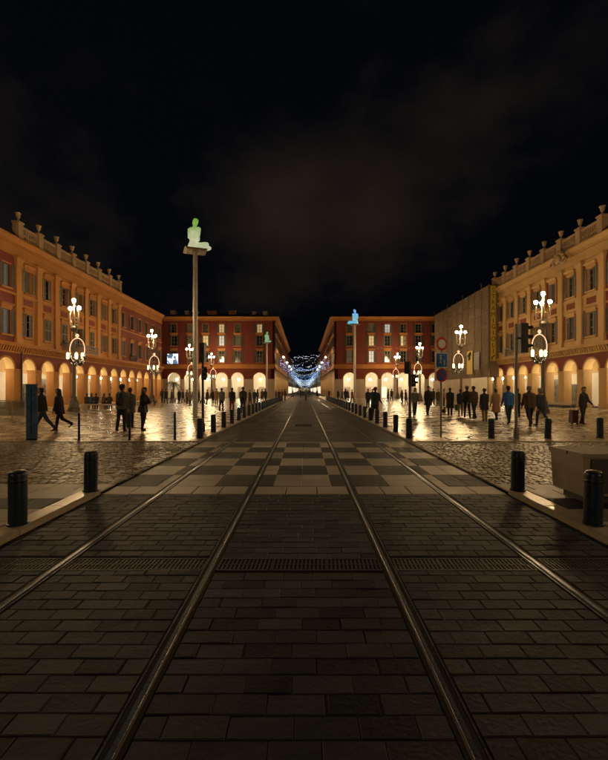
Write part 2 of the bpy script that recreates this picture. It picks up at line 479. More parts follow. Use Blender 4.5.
# rails: running head, groove, guard lip, bitumen seal
RN = ['outer rail of the left-hand tram track', 'inner rail of the left-hand tram track', 'inner rail of the right-hand tram track', 'outer rail of the right-hand tram track']
for i, x in enumerate(RAILS):
    t = thing('tram_rail', 'grooved steel ' + RN[i] + ', set in the paving', 'rail', (x, 0, 0), 0, 'tram rails')
    sgn = 1 if i % 2 == 0 else -1            # groove on the inside of each track
    Y0, Y1 = -3.5, 500
    build(MB().box(-HALF + .004, HALF - .004, Y0, Y1, -.02, .0022), 'seal', M['seal'], t)
    h = MB().hex([(-.024, Y0, 0), (.014, Y0, 0), (.014, Y1, 0), (-.024, Y1, 0), (-.019, Y0, .005), (.011, Y0, .005), (.011, Y1, .005), (-.019, Y1, .005)]) if sgn > 0 else \
        MB().hex([(-.014, Y0, 0), (.024, Y0, 0), (.024, Y1, 0), (-.014, Y1, 0), (-.011, Y0, .005), (.019, Y0, .005), (.019, Y1, .005), (-.011, Y1, .005)])
    build(h, 'running_head', M['steel'], t)
    a, b = sorted((sgn * .044, sgn * .054))
    build(MB().box(a, b, Y0, Y1, 0, .005), 'guard_lip', M['steel'], t)
    a, b = sorted((-sgn * .025, -sgn * .036))
    build(MB().box(a, b, Y0, Y1, 0, .004), 'rusty_flank', M['rust'], t)
# drain channel across the tracks at 4 m
t = thing('drain_channel', 'slotted iron drain channel running straight across both tram tracks', 'drain', (0, 4.0, 0))
def grate_mesh(w):
    g = MB()
    g.box(-w / 2, w / 2, -.14, -.118, -.02, .002); g.box(-w / 2, w / 2, .118, .14, -.02, .002); g.box(-w / 2, w / 2, -.008, .008, -.02, .001)
    n = int(w / .036)
    for k in range(n + 1):
        x = -w / 2 + k * w / n
        g.hex([(x - .009, -.12, -.018), (x + .009, -.12, -.018), (x + .019, .12, -.018), (x + .001, .12, -.018), (x - .009, -.12, .0), (x + .009, -.12, .0), (x + .019, .12, 0), (x + .001, .12, 0)])
    return g.mesh('grate', M['grate'])
for (a, b) in zones[0:5]:
    n = max(1, round((b - a) / .5)); w = (b - a) / n
    me = grate_mesh(w - .012)
    for q in range(n): inst('grate', me, t, (a + w * (q + .5), 0, 0))
# kerbs (light granite) beside the near pavement islands
for sd_, nm in ((-1, 'left'), (1, 'right')):
    kb = struct(thing('kerb_' + nm, 'x', 'x')); del kb['label']; del kb['category']
    for q in range(9):
        y0 = -1.9 + q * .96
        if y0 > 6.6: break
        y1 = min(y0 + .95, 6.72)
        x0, x1 = sorted((sd_ * 3.26, sd_ * 3.53))
        g = MB()
        ins = .03
        xi0, xi1 = (x0 + .012, x1 - ins) if sd_ < 0 else (x0 + ins, x1 - .012)
        g.hex([(x0, y0, -.03), (x1, y0, -.03), (x1, y1, -.03), (x0, y1, -.03), (x0, y0, .045), (x1, y0, .045), (x1, y1, .045), (x0, y1, .045)])
        g.hex([(x0, y0, .0451), (x1, y0, .0451), (x1, y1, .0451), (x0, y1, .0451), (xi0, y0 + .006, .07), (xi1, y0 + .006, .07), (xi1, y1 - .006, .07), (xi0, y1 - .006, .07)])
        build(g, 'kerb_stone', M['kerb'], kb)
    # pavement island slabs
    x0, x1 = sorted((sd_ * 3.54, sd_ * 9.0))
    pv = sheet('pavement_' + nm, x0, x1, -1, 6.72, .045, M['bed'])
    P = []
    for ri in range(14):
        y0 = -.9 + ri * .545
        off = .3 if ri % 2 else 0
        xx = x0
        while xx < x1:
            e = min(xx + (.72 if xx > x0 else .72 - off), x1)
            if y0 > 1.4 and y0 + .545 < 6.75:
                P.append((xx + .004, e - .004, y0 + .004, y0 + .541, .066 + r.uniform(-.002, .002), 0 if ri % 3 else 1))
            xx = e
    lay(P, 'pavement_slab', pv, [M['slab_l'], M['slab_d']], bev=.006, contrast=.25, seed=8 + sd_)
    # stone band carried on past the kerb
    a, b = sorted((sd_ * 3.26, sd_ * 12.0))
    cb = sheet('cobbled_road_' + nm, a, b * 1 if sd_ > 0 else b, 6.72, 13.12, .012, M['bed'])
    P = []
    n = 18; w = (b - a) / n
    for q in range(n):
        P.append((a + w * q + .004, a + w * (q + 1) - .004, 6.74, 7.24, r.uniform(-.002, .002) + .04, 0))
    lay(P, 'band_slab', cb, [M['slab_l']], bev=.008, contrast=.25, seed=20 + sd_)
    # rough cobbles in bowed courses
    P = []
    y = 7.26
    while y < 13.08:
        d = r.uniform(.095, .12)
        xx = a
        while xx < b - .02:
            e = min(xx + r.uniform(.11, .17), b)
            P.append((xx + .006, e - .006, y + .006, min(y + d, 13.1) - .006, r.uniform(-.008, .008) + .034, 0))
            xx = e
        y += d
    lay(P, 'cobble_field', cb, [M['cobble']], h=.03, bev=.009, tilt=.0045, n_single=0, rest_name='cobble_field', seed=30 + sd_, contrast=.45)
    # far strips of the side road, out of the picture
    a2, b2 = sorted((sd_ * 12.0, sd_ * 60.0))
    sheet('side_road_' + nm, a2, b2, 6.72, 13.12, .03, M['asphalt'])
    # plaza: checkered metre tiles, wet and worn
    a, b = sorted((sd_ * 3.62, sd_ * 25.6))
    pz = sheet('plaza_' + nm, a if sd_ > 0 else -60, b if sd_ < 0 else 60, 13.42, 110, .034, M['bed'])
    P = []
    nx = 22
    for iy in range(98):
        y0 = 13.43 + iy * .98
        for ix in range(nx):
            xa = sd_ * (3.63 + ix * 1.0)
            p0, p1 = sorted((xa, xa + sd_ * .994))
            if y0 > 82.5 and abs(xa) > 5.4: continue
            P.append((p0, p1, y0 + .003, y0 + .977, .05, (ix + iy) % 2))
    lay(P, 'plaza_tile', pz, [M['plaza_l'], M['plaza_d']], h=.014, bev=.006, tilt=.0035, rest_name='plaza_tile_field', seed=40 + sd_, contrast=.22)
    # plaza edge kerb: along the cross road and along the tramway
    ke = struct(thing('plaza_kerb_' + nm, 'x', 'x')); del ke['label']; del ke['category']
    me = MB().box(-.495, .495, -.13, .13, -.03, .056).mesh('kerb_stone', M['kerb'])
    for q in range(24): inst('kerb_stone', me, ke, (sd_ * (3.83 + q * 1.0 + .3), 13.28, 0))
    me = MB().box(-.135, .135, -.995, .995, -.03, .056).mesh('kerb_stone', M['kerb'])
    for q in range(45): inst('kerb_stone', me, ke, (sd_ * 3.465, 14.16 + q * 2.0, 0))
# ------------------------------------------------------------------ buildings
mpL = lambda s, n, z: (n, s, z)          # faces +X
mpR = lambda s, n, z: (-n, s, z)         # faces -X
mpF = lambda s, n, z: (s, -n, z)         # faces the camera
MESH = {}
def cached(key, fn):
    if key not in MESH: MESH[key] = fn()
    return MESH[key]

def arch_geo(mp, wl, wr, zt, a, zs, depth=.7):
    g = MB(mp)
    g.box(-wl, -a, -depth, 0, 0, zt); g.box(a, wr, -depth, 0, 0, zt)
    N = 14
    pts = [(-a * math.cos(PI * k / N), zs + a * math.sin(PI * k / N)) for k in range(N + 1)]
    for k in range(N):
        (s0, z0), (s1, z1) = pts[k], pts[k + 1]
        g.hex([(s0, -depth, z0), (s1, -depth, z1), (s1, 0, z1), (s0, 0, z0), (s0, -depth, zt), (s1, -depth, zt), (s1, 0, zt), (s0, 0, zt)])
    return g
def ring_geo(mp, a, zs, w=.14, t=.06):
    g = MB(mp)
    N = 14
    for k in range(N):
        q = []
        for th in (PI * k / N, PI * (k + 1) / N):
            for rr in (a, a + w):
                q.append((-rr * math.cos(th), zs + rr * math.sin(th)))
        i0, o0, i1, o1 = q
        g.hex([(i0[0], 0, i0[1]), (i1[0], 0, i1[1]), (i1[0], t, i1[1]), (i0[0], t, i0[1]), (o0[0], 0, o0[1]), (o1[0], 0, o1[1]), (o1[0], t, o1[1]), (o0[0], t, o0[1])])
    return g
def panel_geo(mp, wl, wr, z0, z1, ow, oz0, oz1, th=.35):
    """wall panel of one bay with one window opening"""
    g = MB(mp); a = ow / 2
    g.box(-wl, -a, -th, 0, z0, z1); g.box(a, wr, -th, 0, z0, z1)
    g.box(-a, a, -th, 0, z0, oz0); g.box(-a, a, -th, 0, oz1, z1)
    return g

WR = random.Random(21)
def window(root, mp, tagk, s, zs, w, h, pane='glass', shutters=True, hood=True, surround='ochre', open_=1.0, small=False):
    """frame > panes, shutters, hood, sill, surround;  origin at sill centre"""
    loc = mp(s, 0, zs)
    def fr():
        g = MB(mp); a = w / 2; f = .07
        for b in ((-a, -a + f, 0, h), (a - f, a, 0, h), (-a + f, a - f, 0, f), (-a + f, a - f, h - f, h), (-.035, .035, f, h - f)):
            g.box(b[0], b[1], -.26, -.16, b[2], b[3])
        for zz in (h * .36, h * .68):
            g.box(-a + f, -.035, -.24, -.18, zz - .02, zz + .02); g.box(.035, a - f, -.24, -.18, zz - .02, zz + .02)
        return g.mesh('window', M['frame'])
    o = inst('window', cached((tagk, 'fr', w, h), fr), root, loc)
    pm = pane
    if pm == 'glass' and WR.random() < .22: pm = 'glass_curtain'
    inst('pane', cached((tagk, 'pn', w, h, pm), lambda: MB(mp).box(-w / 2 + .05, w / 2 - .05, -.23, -.21, .05, h - .05).mesh('pane', M[pm])), o)
    if small: return o
    def su():
        g = MB(mp); a = w / 2; f = .13
        g.box(-a - f, -a, 0, .05, -.05, h + f); g.box(a, a + f, 0, .05, -.05, h + f); g.box(-a, a, 0, .05, h, h + f)
        return g.mesh('surround', M[surround])
    inst('surround', cached((tagk, 'su', w, h, surround), su), o)
    inst('sill', cached((tagk, 'si', w, surround), lambda: MB(mp).box(-w / 2 - .2, w / 2 + .2, 0, .16, -.19, -.055).mesh('sill', M[surround])), o)
    if hood:
        def ho():
            g = MB(mp); a = w / 2 + .24
            g.box(-a + .08, a - .08, 0, .10, h + .15, h + .36)
            g.hex([(-a, 0, h + .362), (a, 0, h + .362), (a, .16, h + .362), (-a, .16, h + .362), (-a - .08, 0, h + .50), (a + .08, 0, h + .50), (a + .08, .30, h + .50), (-a - .08, .30, h + .50)])
            return g.mesh('hood', M[surround])
        inst('hood', cached((tagk, 'ho', w, h, surround), ho), o)
    if shutters:
        def sh():
            g = MB(mp); sw = w * .5
            for b in ((0, .05, 0, h), (sw - .05, sw, 0, h), (.05, sw - .05, 0, .07), (.05, sw - .05, h - .07, h), (.05, sw - .05, h * .48, h * .48 + .06)):
                g.box(b[0], b[1], .06, .10, b[2], b[3])
            n = int(h / .14)
            for k in range(n):
                z = .08 + (h - .16) * (k + .5) / n
                g.hex([(.05, .062, z - .05), (sw - .05, .062, z - .05), (sw - .05, .07, z - .05), (.05, .07, z - .05), (.05, .085, z + .03), (sw - .05, .085, z + .03), (sw - .05, .095, z + .03), (.05, .095, z + .03)])
            return g.mesh('shutter', M['shutter'])
        me = cached((tagk, 'sh', w, h), sh)
        q = WR.random()
        if q < .14:      # closed
            inst('shutter', me, o, mp(0.004, -.02, 0)); inst('shutter', me, o, mp(-w * .5 - .004, -.02, 0))
        elif q < .24:    # one leaf closed
            inst('shutter', me, o, mp(0.004, -.02, 0)); inst('shutter', me, o, mp(-w / 2 - .02 - w * .5, 0, 0))
        else:
            inst('shutter', me, o, mp(w / 2 + .02, 0, 0)); inst('shutter', me, o, mp(-w / 2 - .02 - w * .5, 0, 0))
    return o

def urn_mesh():
    prof = [(.22, 0), (.22, .08), (.09, .14), (.08, .26), (.13, .34), (.21, .52), (.23, .72), (.30, .80), (.30, .86), (.22, .861)]
    return MB()._lathe(prof, 14, (0, 0, 0)).mesh('urn', M['stone_parapet'], True)

def arch_mesh(g, mp, face='red', soffit='vault'):
    me = g.mesh('arcade_bay', [M[face], M[soffit]])
    ax = Vector(mp(0, 1, 0))
    for p in me.polygons:
        if abs(p.normal.dot(ax)) < .5: p.material_index = 1
    return me
def palace(root, mp, k, s0, nb, pitch, pav, first_wing=None, wall_pav='ochre', trim='ochre_l', blue=(), strips=False, body='ochre'):
    """arcaded palace front: nb bays from s0; bays inside pav=(i0,i1) have pilasters, panels and a parapet with urns"""
    zt = 4.85; a = .98; zs = 3.45
    W = {}
    hw = pitch / 2
    arch = cached((k, 'arch'), lambda: arch_mesh(arch_geo(mp, hw, hw, zt, a, zs), mp))
    ring = cached((k, 'ring'), lambda: ring_geo(mp, a, zs).mesh('archivolt', M[body]))
    def pier():
        g = MB(mp); g.box(a - .05, pitch - a + .05, -.74, .06, 0, .5); g.box(a - .02, pitch - a + .02, -.72, .03, .5, zs - .12); g.box(a - .06, pitch - a + .06, -.76, .08, zs - .12, zs + .04)
        return g.mesh('pier', M[trim])
    pierm = cached((k, 'pier'), pier)
    def modil():
        g = MB(mp)
        g.box(-hw, hw, 0, .12, 4.86, 4.98)
        n = 9
        for q in range(n):
            s = -hw + pitch * (q + .5) / n
            g.hex([(s - .07, 0, 4.98), (s + .07, 0, 4.98), (s + .07, .18, 4.98), (s - .07, .18, 4.98), (s - .07, 0, 5.42), (s + .07, 0, 5.42), (s + .07, .36, 5.42), (s - .07, .36, 5.42)])
        return g.mesh('modillions', M[body])
    mod = cached((k, 'mod'), modil)
    slab = cached((k, 'slab'), lambda: MB(mp).box(-hw, hw, 0, .42, 5.42, 5.56).box(-hw, hw, 0, .50, 5.561, 5.70).mesh('balcony_slab', M[body]))
    backw = cached((k, 'backw'), lambda: MB(mp).box(-hw, hw, -.34, 0, 4.85, 5.70).mesh('wall', M['red']))
    vault = cached((k, 'vault'), lambda: MB(mp).box(-hw, hw, -4.2, -.71, 4.60, 4.80).mesh('arcade_ceiling', M['vault']))
    def inner():
        g = MB(mp); g.box(-hw, hw, -4.5, -4.2, 0, 3.3); g.cur = 1; g.box(-hw, hw, -4.5, -4.2, 3.3, 4.8); g.cur = 0
        g.box(-hw, hw, -4.2, -4.12, 3.22, 3.38); g.box(-hw, -hw + .22, -4.2, -4.06, 0, 3.2)
        return g.mesh('inner_wall', [M['cream'], M['vault']])
    inn = cached((k, 'inner'), inner)
    pend = cached((k, 'pend'), lambda: MB().ball((0, 0, 0), .15, 12, 8).mesh('globe', M['pendant'], True))
    rod = cached((k, 'rod'), lambda: MB().tube([(0, 0, .15), (0, 0, 1.35)], .015, 6).mesh('rod', M['iron']))
    w1, h1, z1 = .98, 2.05, 6.42
    w2, h2, z2 = .92, 1.9, 10.4
    cx = (3.2)
    for i in range(nb):
        s = s0 + pitch * (i + .5)
        isp = pav[0] <= i <= pav[1]
        wm = wall_pav if isp else 'red'
        inst('arcade_bay', arch, root, mp(s, 0, 0)); inst('archivolt', ring, root, mp(s, 0, 0)); inst('pier', pierm, root, mp(s, 0, 0))
        inst('modillions', mod, root, mp(s, 0, 0)); inst('balcony_slab', slab, root, mp(s, 0, 0)); inst('wall', backw, root, mp(s, 0, 0))
        inst('arcade_ceiling', vault, root, mp(s, 0, 0)); inst('inner_wall', inn, root, mp(s, 0, 0))
        pl = inst('pendant_lamp', rod, root, mp(s, -1.6, 3.2)); inst('globe', pend, pl)
        inst('wall', cached((k, 'w1', wm), lambda: panel_geo(mp, hw, hw, 5.70, 9.9, w1, z1, z1 + h1).mesh('wall', M[wm])), root, mp(s, 0, 0))
        inst('wall', cached((k, 'w2', wm), lambda: panel_geo(mp, hw, hw, 9.9, 13.2, w2, z2, z2 + h2).mesh('wall', M[wm])), root, mp(s, 0, 0))
        p1 = 'glass_blue' if i in blue else 'glass'
        window(root, mp, k, s, z1, w1, h1, p1, hood=True, surround=body)
        window(root, mp, k, s, z2, w2, h2, p1, hood=isp, surround=body)
        # string course at floor level
        inst('string_course', cached((k, 'str'), lambda: MB(mp).box(-hw, hw, 0, .09, 9.86, 10.02).mesh('string_course', M[body])), root, mp(s, 0, 0))
        if isp:
            def pnl():
                g = MB(mp); g.box(-.62, .62, 0, .03, 9.22, 9.78)
                return g.mesh('red_panel', M['red'])
            inst('red_panel', cached((k, 'rp'), pnl), root, mp(s, 0, 0))
            if strips:
                def stp():
                    g = MB(mp)
                    for sg in (-1, 1):
                        a0, a1 = sorted((sg * .62, sg * 1.06))
                        g.box(a0, a1, 0, .02, 10.15, 12.75); g.box(a0, a1, 0, .02, 6.2, 8.7)
                    return g.mesh('red_strip', M['red'])
                inst('red_strip', cached((k, 'stp'), stp), root, mp(s, 0, 0))
        # shop fronts under the arcade, each a little different
        if i % 3 != 1:
            def shopf(v=i % 4):
                g = MB(mp); w_ = (.95, .7, 1.1, .8)[v]; h_ = (2.7, 2.3, 2.9, 2.45)[v]
                for b in ((-w_, -w_ + .06, 0, h_), (w_ - .06, w_, 0, h_), (-w_ + .06, w_ - .06, h_ - .08, h_), (-.03, .03, 0, h_ - .08)):
                    g.box(b[0], b[1], -4.2, -4.13, b[2], b[3])
                g.box(-w_ + .06, w_ - .06, -4.2, -4.14, 0, .35)
                g.cur = 1; g.box(-w_ + .06, -.03, -4.2, -4.17, .36, h_ - .09); g.box(.03, w_ - .06, -4.2, -4.17, .36, h_ - .09)
                return g.mesh('shop_front', [M['frame'], M['glass_curtain']])
            inst('shop_front', cached((k, 'shop', i % 4), shopf), root, mp(s, 0, 0))
        # entablature
        def ent():
            g = MB(mp)
            g.box(-hw, hw, -.35, .10, 13.2, 13.62); g.box(-hw, hw, -.35, .05, 13.621, 14.1); g.box(-hw, hw, -.35, .22, 14.101, 14.3)
            g.hex([(-hw, -.35, 14.301), (hw, -.35, 14.301), (hw, .28, 14.301), (-hw, .28, 14.301), (-hw, -.35, 14.62), (hw, -.35, 14.62), (hw, .48, 14.62), (-hw, .48, 14.62)])
            g.box(-hw, hw, -.35, .54, 14.621, 14.72)
            return g.mesh('cornice', M[body])
        inst('cornice', cached((k, 'ent'), ent), root, mp(s, 0, 0))
        if isp:
            def bal():
                g = MB(mp)
                g.box(-hw + .3, hw - .3, -.1, .2, 14.73, 15.05); g.box(-hw + .3, hw - .3, -.06, .16, 15.86, 16.08)
                n = 8
                for q in range(n):
                    s_ = -hw + .3 + (pitch - .6) * (q + .5) / n
                    g.tube([(s_, .05, 15.05), (s_, .05, 15.2), (s_, .05, 15.35), (s_, .05, 15.6), (s_, .05, 15.86)], [.08, .05, .105, .05, .08], 6)
                g.box(-hw + .3, hw - .3, -.12, -.085, 15.05, 15.86)
                return g.mesh('balustrade', M['stone_parapet'])
            inst('balustrade', cached((k, 'bal'), bal), root, mp(s, 0, 0))
    # pilasters and parapet pedestals on every pavilion edge
    def pil():
        g = MB(mp); q = .34
        g.box(-q - .06, q + .06, 0, .24, 5.71, 6.15); g.box(-q, q, 0, .17, 6.15, 12.5)
        g.box(-q - .04, q + .04, 0, .21, 12.5, 12.62); g.hex([(-q, 0, 12.62), (q, 0, 12.62), (q, .17, 12.62), (-q, .17, 12.62), (-q - .14, 0, 13.05), (q + .14, 0, 13.05), (q + .14, .32, 13.05), (-q - .14, .32, 13.05)])
        g.box(-q - .18, q + .18, 0, .36, 13.05, 13.19)
        return g.mesh('pilaster', M[trim])
    pilm = cached((k, 'pil'), pil)
    def ped():
        g = MB(mp); q = .30
        g.box(-q, q, -.25, .30, 14.73, 16.15); g.box(-q - .07, q + .07, -.30, .37, 16.15, 16.30); g.box(-q - .05, q + .05, -.28, .35, 14.735, 14.95)
        return g.mesh('pedestal', M['stone_parapet'])
    pedm = cached((k, 'ped'), ped)
    um = cached('urn', urn_mesh)
    for i in range(pav[0], pav[1] + 2):
        s = s0 + pitch * i
        inst('pilaster', pilm, root, mp(s, 0, 0))
        p = inst('pedestal', pedm, root, mp(s, 0, 0)); inst('urn', um, p, mp(0, .03, 16.30)).scale = (.86, .86, .9)
    # core, roof
    s1 = s0 + pitch * nb
    build(MB(mp).box(s0, s1, -16, -4.6, 0, 4.8).box(s0, s1, -16, -.36, 4.801, 14.6), 'core', M['red'], root)
    build(MB(mp).hex([(s0, -16, 14.601), (s1, -16, 14.601), (s1, -.3, 14.601), (s0, -.3, 14.601), (s0 + 4, -9, 16.0), (s1 - 4, -9, 16.0), (s1 - 4, -7.5, 16.0), (s0 + 4, -7.5, 16.0)]), 'roof', M['roof'], root)
    # end walls of the arcade
    for se in (s0 - .02, s1 - .28):
        build(MB(mp).box(se, se + .30, -4.6, -.7, 0, 4.79), 'arcade_end_wall', M['cream'], root)

def iron_balcony(root, mp, s, w, z=5.70, n0=.1, n1=.48):
    g = MB(mp)
    for zz in (z + .08, z + .95): g.box(-w / 2, w / 2, n1 - .03, n1, zz, zz + .04)
    n = int(w / .12)
    for q in range(n + 1):
        s_ = -w / 2 + w * q / n
        g.box(s_ - .012, s_ + .012, n1 - .025, n1 - .005, z + .1, z + .97)
    for se in (-w / 2, w / 2 - .03):
        g.box(se, se + .03, n0, n1 - .03, z + .95, z + .99)
        for q in range(6):
            nn = n0 + (n1 - n0) * q / 6
            g.box(se + .005, se + .025, nn, nn + .02, z, z + .95)
    return build(g, 'iron_railing', M['iron'], root, mp(s, 0, 0))

PB = 2.84
left_palace = thing('arcaded_building', 'long orange arcaded building on the left with urns along its parapet', 'building', (-25, 0, 0))
palace(left_palace, mpL, 'PL', 36.6 - 3 * PB, 16, PB, (3, 9), wall_pav='ochre', trim='ochre_m', blue=(1, 2))
iron_balcony(left_palace, mpL, 36.6 + PB * 3.5, PB * 2.4)
iron_balcony(left_palace, mpL, 36.6 + PB * 8.5, 1.7)
build(MB().tube([(.16, 36.9, 0), (.16, 36.9, 5.4)], .07, 8), 'downpipe', M['iron'], left_palace)
right_palace = thing('arcaded_building', 'yellow ochre arcaded building on the right with urns and carved crest on its cornice', 'building', (25, 0, 0))
palace(right_palace, mpR, 'PR', 35.2 - 2 * PB, 16, PB, (2, 8), wall_pav='ochre_l', trim='ochre_l', strips=True, body='ochre_l')
iron_balcony(right_palace, mpR, 35.2 + PB * 3.5, PB * 1.6)
iron_balcony(right_palace, mpR, 35.2 + PB * 5.5, 1.7)
# carved crest on the right cornice
g = MB(mpR)
g.ball((0, .55, 14.0), .42, 10, 8, (1, .5, 1.15))
for q in range(9):
    a_ = PI * (q / 8) * 1.3 - .5
    g.ball((.75 * math.cos(a_), .5, 14.0 + .62 * math.sin(a_)), .19, 8, 6, (1, .7, 1))
for sg in (-1, 1): g.tube([(sg * .5, .5, 13.7), (sg * .95, .5, 13.5), (sg * 1.25, .5, 13.75), (sg * 1.1, .5, 14.0)], [.16, .14, .11, .06], 8)
build(g, 'crest', M['stone_parapet'], right_palace, mpR(35.2 + PB * 1.75, .25, .1), smooth=True)

# ---- far blocks on both sides of the avenue
def far_block(root, sgn, k, lit, xs, depth, inner=6.0, outer=30.0, nside=24):
    """root at (0, 84, 0); front faces the camera, side faces the avenue"""
    mp = mpF
    zt = 5.9; zs = 3.9
    edges = [sgn * inner] + [(xs[i] + xs[i + 1]) / 2 for i in range(len(xs) - 1)] + [sgn * outer]
    rows = [(6.8, 10.0, 7.2, 2.3), (10.0, 12.85, 10.5, 2.05), (12.85, 15.5, 13.1, 1.75)]
    for i, x in enumerate(xs):
        wl, wr = abs(x - edges[i]), abs(edges[i + 1] - x)
        if sgn < 0: wl, wr = wr, wl
        a = 1.22
        inst('arcade_bay', arch_mesh(arch_geo(mp, wl, wr, zt, a, zs), mp, 'red', 'cream'), root, (x, 0, 0))
        inst('archivolt', cached((k, 'rg'), lambda: ring_geo(mp, a, zs, .16, .05).mesh('archivolt', M['ochre'])), root, (x, 0, 0))
        g = MB(mp)
        g.box(-wl + .003, -a + .01, -.72, .04, 0, zs - .05); g.box(a - .01, wr - .003, -.72, .04, 0, zs - .05)
        build(g, 'pier', M['stone'], root, (x, 0, 0))
        g = MB(mp); g.box(-wl, wr, -.35, .30, 5.91, 6.2); g.box(-wl, wr, -.35, .10, 6.2, 6.6); g.box(-wl, wr, -.35, .22, 6.6, 6.79)
        build(g, 'string_course', M['ochre'], root, (x, 0, 0))
        g = MB(mp); g.box(-wl, wr, -4.8, -4.5, 0, 5.8); build(g, 'inner_wall', M['cream'], root, (x, 0, 0))
        g = MB(mp); g.box(-.62, .62, -4.49, -4.42, .0, 2.3)
        build(g, 'shop_door', M['shop'] if i in (2,) and sgn > 0 else M['stone'], root, (x, 0, 0))
        g = MB(mp); g.box(-wl, wr, -4.5, -.71, 5.5, 5.7); build(g, 'arcade_ceiling', M['cream'], root, (x, 0, 0))
        pl = inst('pendant_lamp', cached('farrod', lambda: MB().tube([(0, 0, .2), (0, 0, 1.7)], .02, 6).mesh('rod', M['iron'])), root, (x, 1.9, 3.8))
        inst('globe', cached('farglobe', lambda: MB().ball((0, 0, 0), .2, 12, 8).mesh('globe', M['pendant'], True)), pl)
        for ri, (z0, z1, zw, h) in enumerate(rows):
            inst('wall', panel_geo(mp, wl, wr, z0, z1, 1.1, zw, zw + h).mesh('wall', M['red']), root, (x, 0, 0))
            window(root, mp, k, x, zw, 1.1, h, lit.get((i, ri), 'glass'), hood=ri < 2)
    # eaves and body
    x0, x1 = sorted((sgn * inner, sgn * outer)); L_ = nside * 3.0
    o = .9
    g = MB()
    xi = (x0 - (o if sgn > 0 else 0), x1 + (o if sgn < 0 else 0))
    g.box(x0 - (.3 if sgn > 0 else 0), x1 + (.3 if sgn < 0 else 0), -.3, L_, 15.5, 15.85)
    g.hex([(x0 - (.35 if sgn > 0 else 0), -.35, 15.851), (x1 + (.35 if sgn < 0 else 0), -.35, 15.851), (x1 + (.35 if sgn < 0 else 0), L_, 15.851), (x0 - (.35 if sgn > 0 else 0), L_, 15.851),
           (xi[0], -o, 16.2), (xi[1], -o, 16.2), (xi[1], L_, 16.2), (xi[0], L_, 16.2)])
    build(g, 'cornice', M['ochre'], root)
    build(MB().box(x0 + (3.4 if sgn > 0 else .4), x1 - (3.4 if sgn < 0 else .4), 4.85, L_, 0, 5.79).box(x0 + .4, x1 - .4, .4, L_, 5.8, 15.49), 'core', M['red'], root)
    rf = build(MB().hex([(xi[0], -o, 16.21), (xi[1], -o, 16.21), (xi[1], L_, 16.21), (xi[0], L_, 16.21), (x0 + 5, 6, 18.0), (x1 - 5, 6, 18.0), (x1 - 5, L_ - 5, 18.0), (x0 + 5, L_ - 5, 18.0)]), 'roof', M['roof'], root)
    for x, w, y in [(q, ww, yy) for q, ww, yy in (DORM if sgn < 0 else [])]:
        g = MB(); g.box(-w / 2, w / 2, 0, 1.6, 0, 1.1); g.box(-w / 2 - .1, w / 2 + .1, -.1, 1.7, 1.1, 1.25)
        build(g, 'chimney', M['ochre'] if w > 1.2 else M['stone'], rf, (x, y, 16.9))  # ochre on the wide ones stands for the light they catch
    # avenue side
    mps = mpL if sgn < 0 else mpR
    for q in range(nside):
        s = 1.5 + 3.0 * q
        L2 = (sgn * inner, s, 0)
        def P_(s_, n_, z_): return Vector((sgn * inner, 0, 0)) + Vector(mps(s_, n_, z_))
        inst('arcade_bay', cached((k, 'sa'), lambda: arch_geo(mps, 1.5, 1.5, zt, 1.0, 4.0).mesh('arcade_bay', M['ochre_l'])), root, P_(s, 0, 0))
        inst('string_course', cached((k, 'ss'), lambda: MB(mps).box(-1.5, 1.5, -.3, .28, 5.91, 6.2).box(-1.5, 1.5, -.3, .12, 6.2, 6.79).mesh('string_course', M['ochre'])), root, P_(s, 0, 0))
        inst('inner_wall', cached((k, 'si'), lambda: MB(mps).box(-1.5, 1.5, -3.3, -3.1, 0, 5.9).mesh('inner_wall', M['cream'])), root, P_(s, 0, 0)) if q > 1 else None
        if q % 2 == 0:
            gl = inst('pendant_lamp', cached('farrod', lambda: None), root, P_(s, -1.5, 3.8)); inst('globe', MESH['farglobe'], gl)
        for ri, (z0, z1, zw, h) in enumerate(rows):
            inst('wall', cached((k, 'sw', ri), lambda: panel_geo(mps, 1.5, 1.5, z0, z1, 1.1, zw, zw + h).mesh('wall', M['red'])), root, P_(s, 0, 0))
            o_ = window(root, mps, k + 's', s, zw, 1.1, h, 'glass', small=q > 6)
            o_.location = P_(s, 0, zw)
        if q % 6 == 1:
            wl_ = build(MB(mps).tube([(0, 0, 8.6), (0, .9, 9.0), (0, 1.5, 8.9)], .03, 6), 'wall_lamp', M['iron'], root, P_(s + 1.5, 0, 0))
            inst('globe', cached('wglobe', lambda: MB().ball((0, 0, 0), .14, 10, 8).mesh('globe', M['globe'], True)), wl_, mps(0, 1.5, 8.68))
        if q in (4, 9): 
            bb = iron_balcony(root, mps, 0, 2.2, 6.8, .1, .9); bb.location = P_(s, 0, 3.2 if q == 4 else 0)

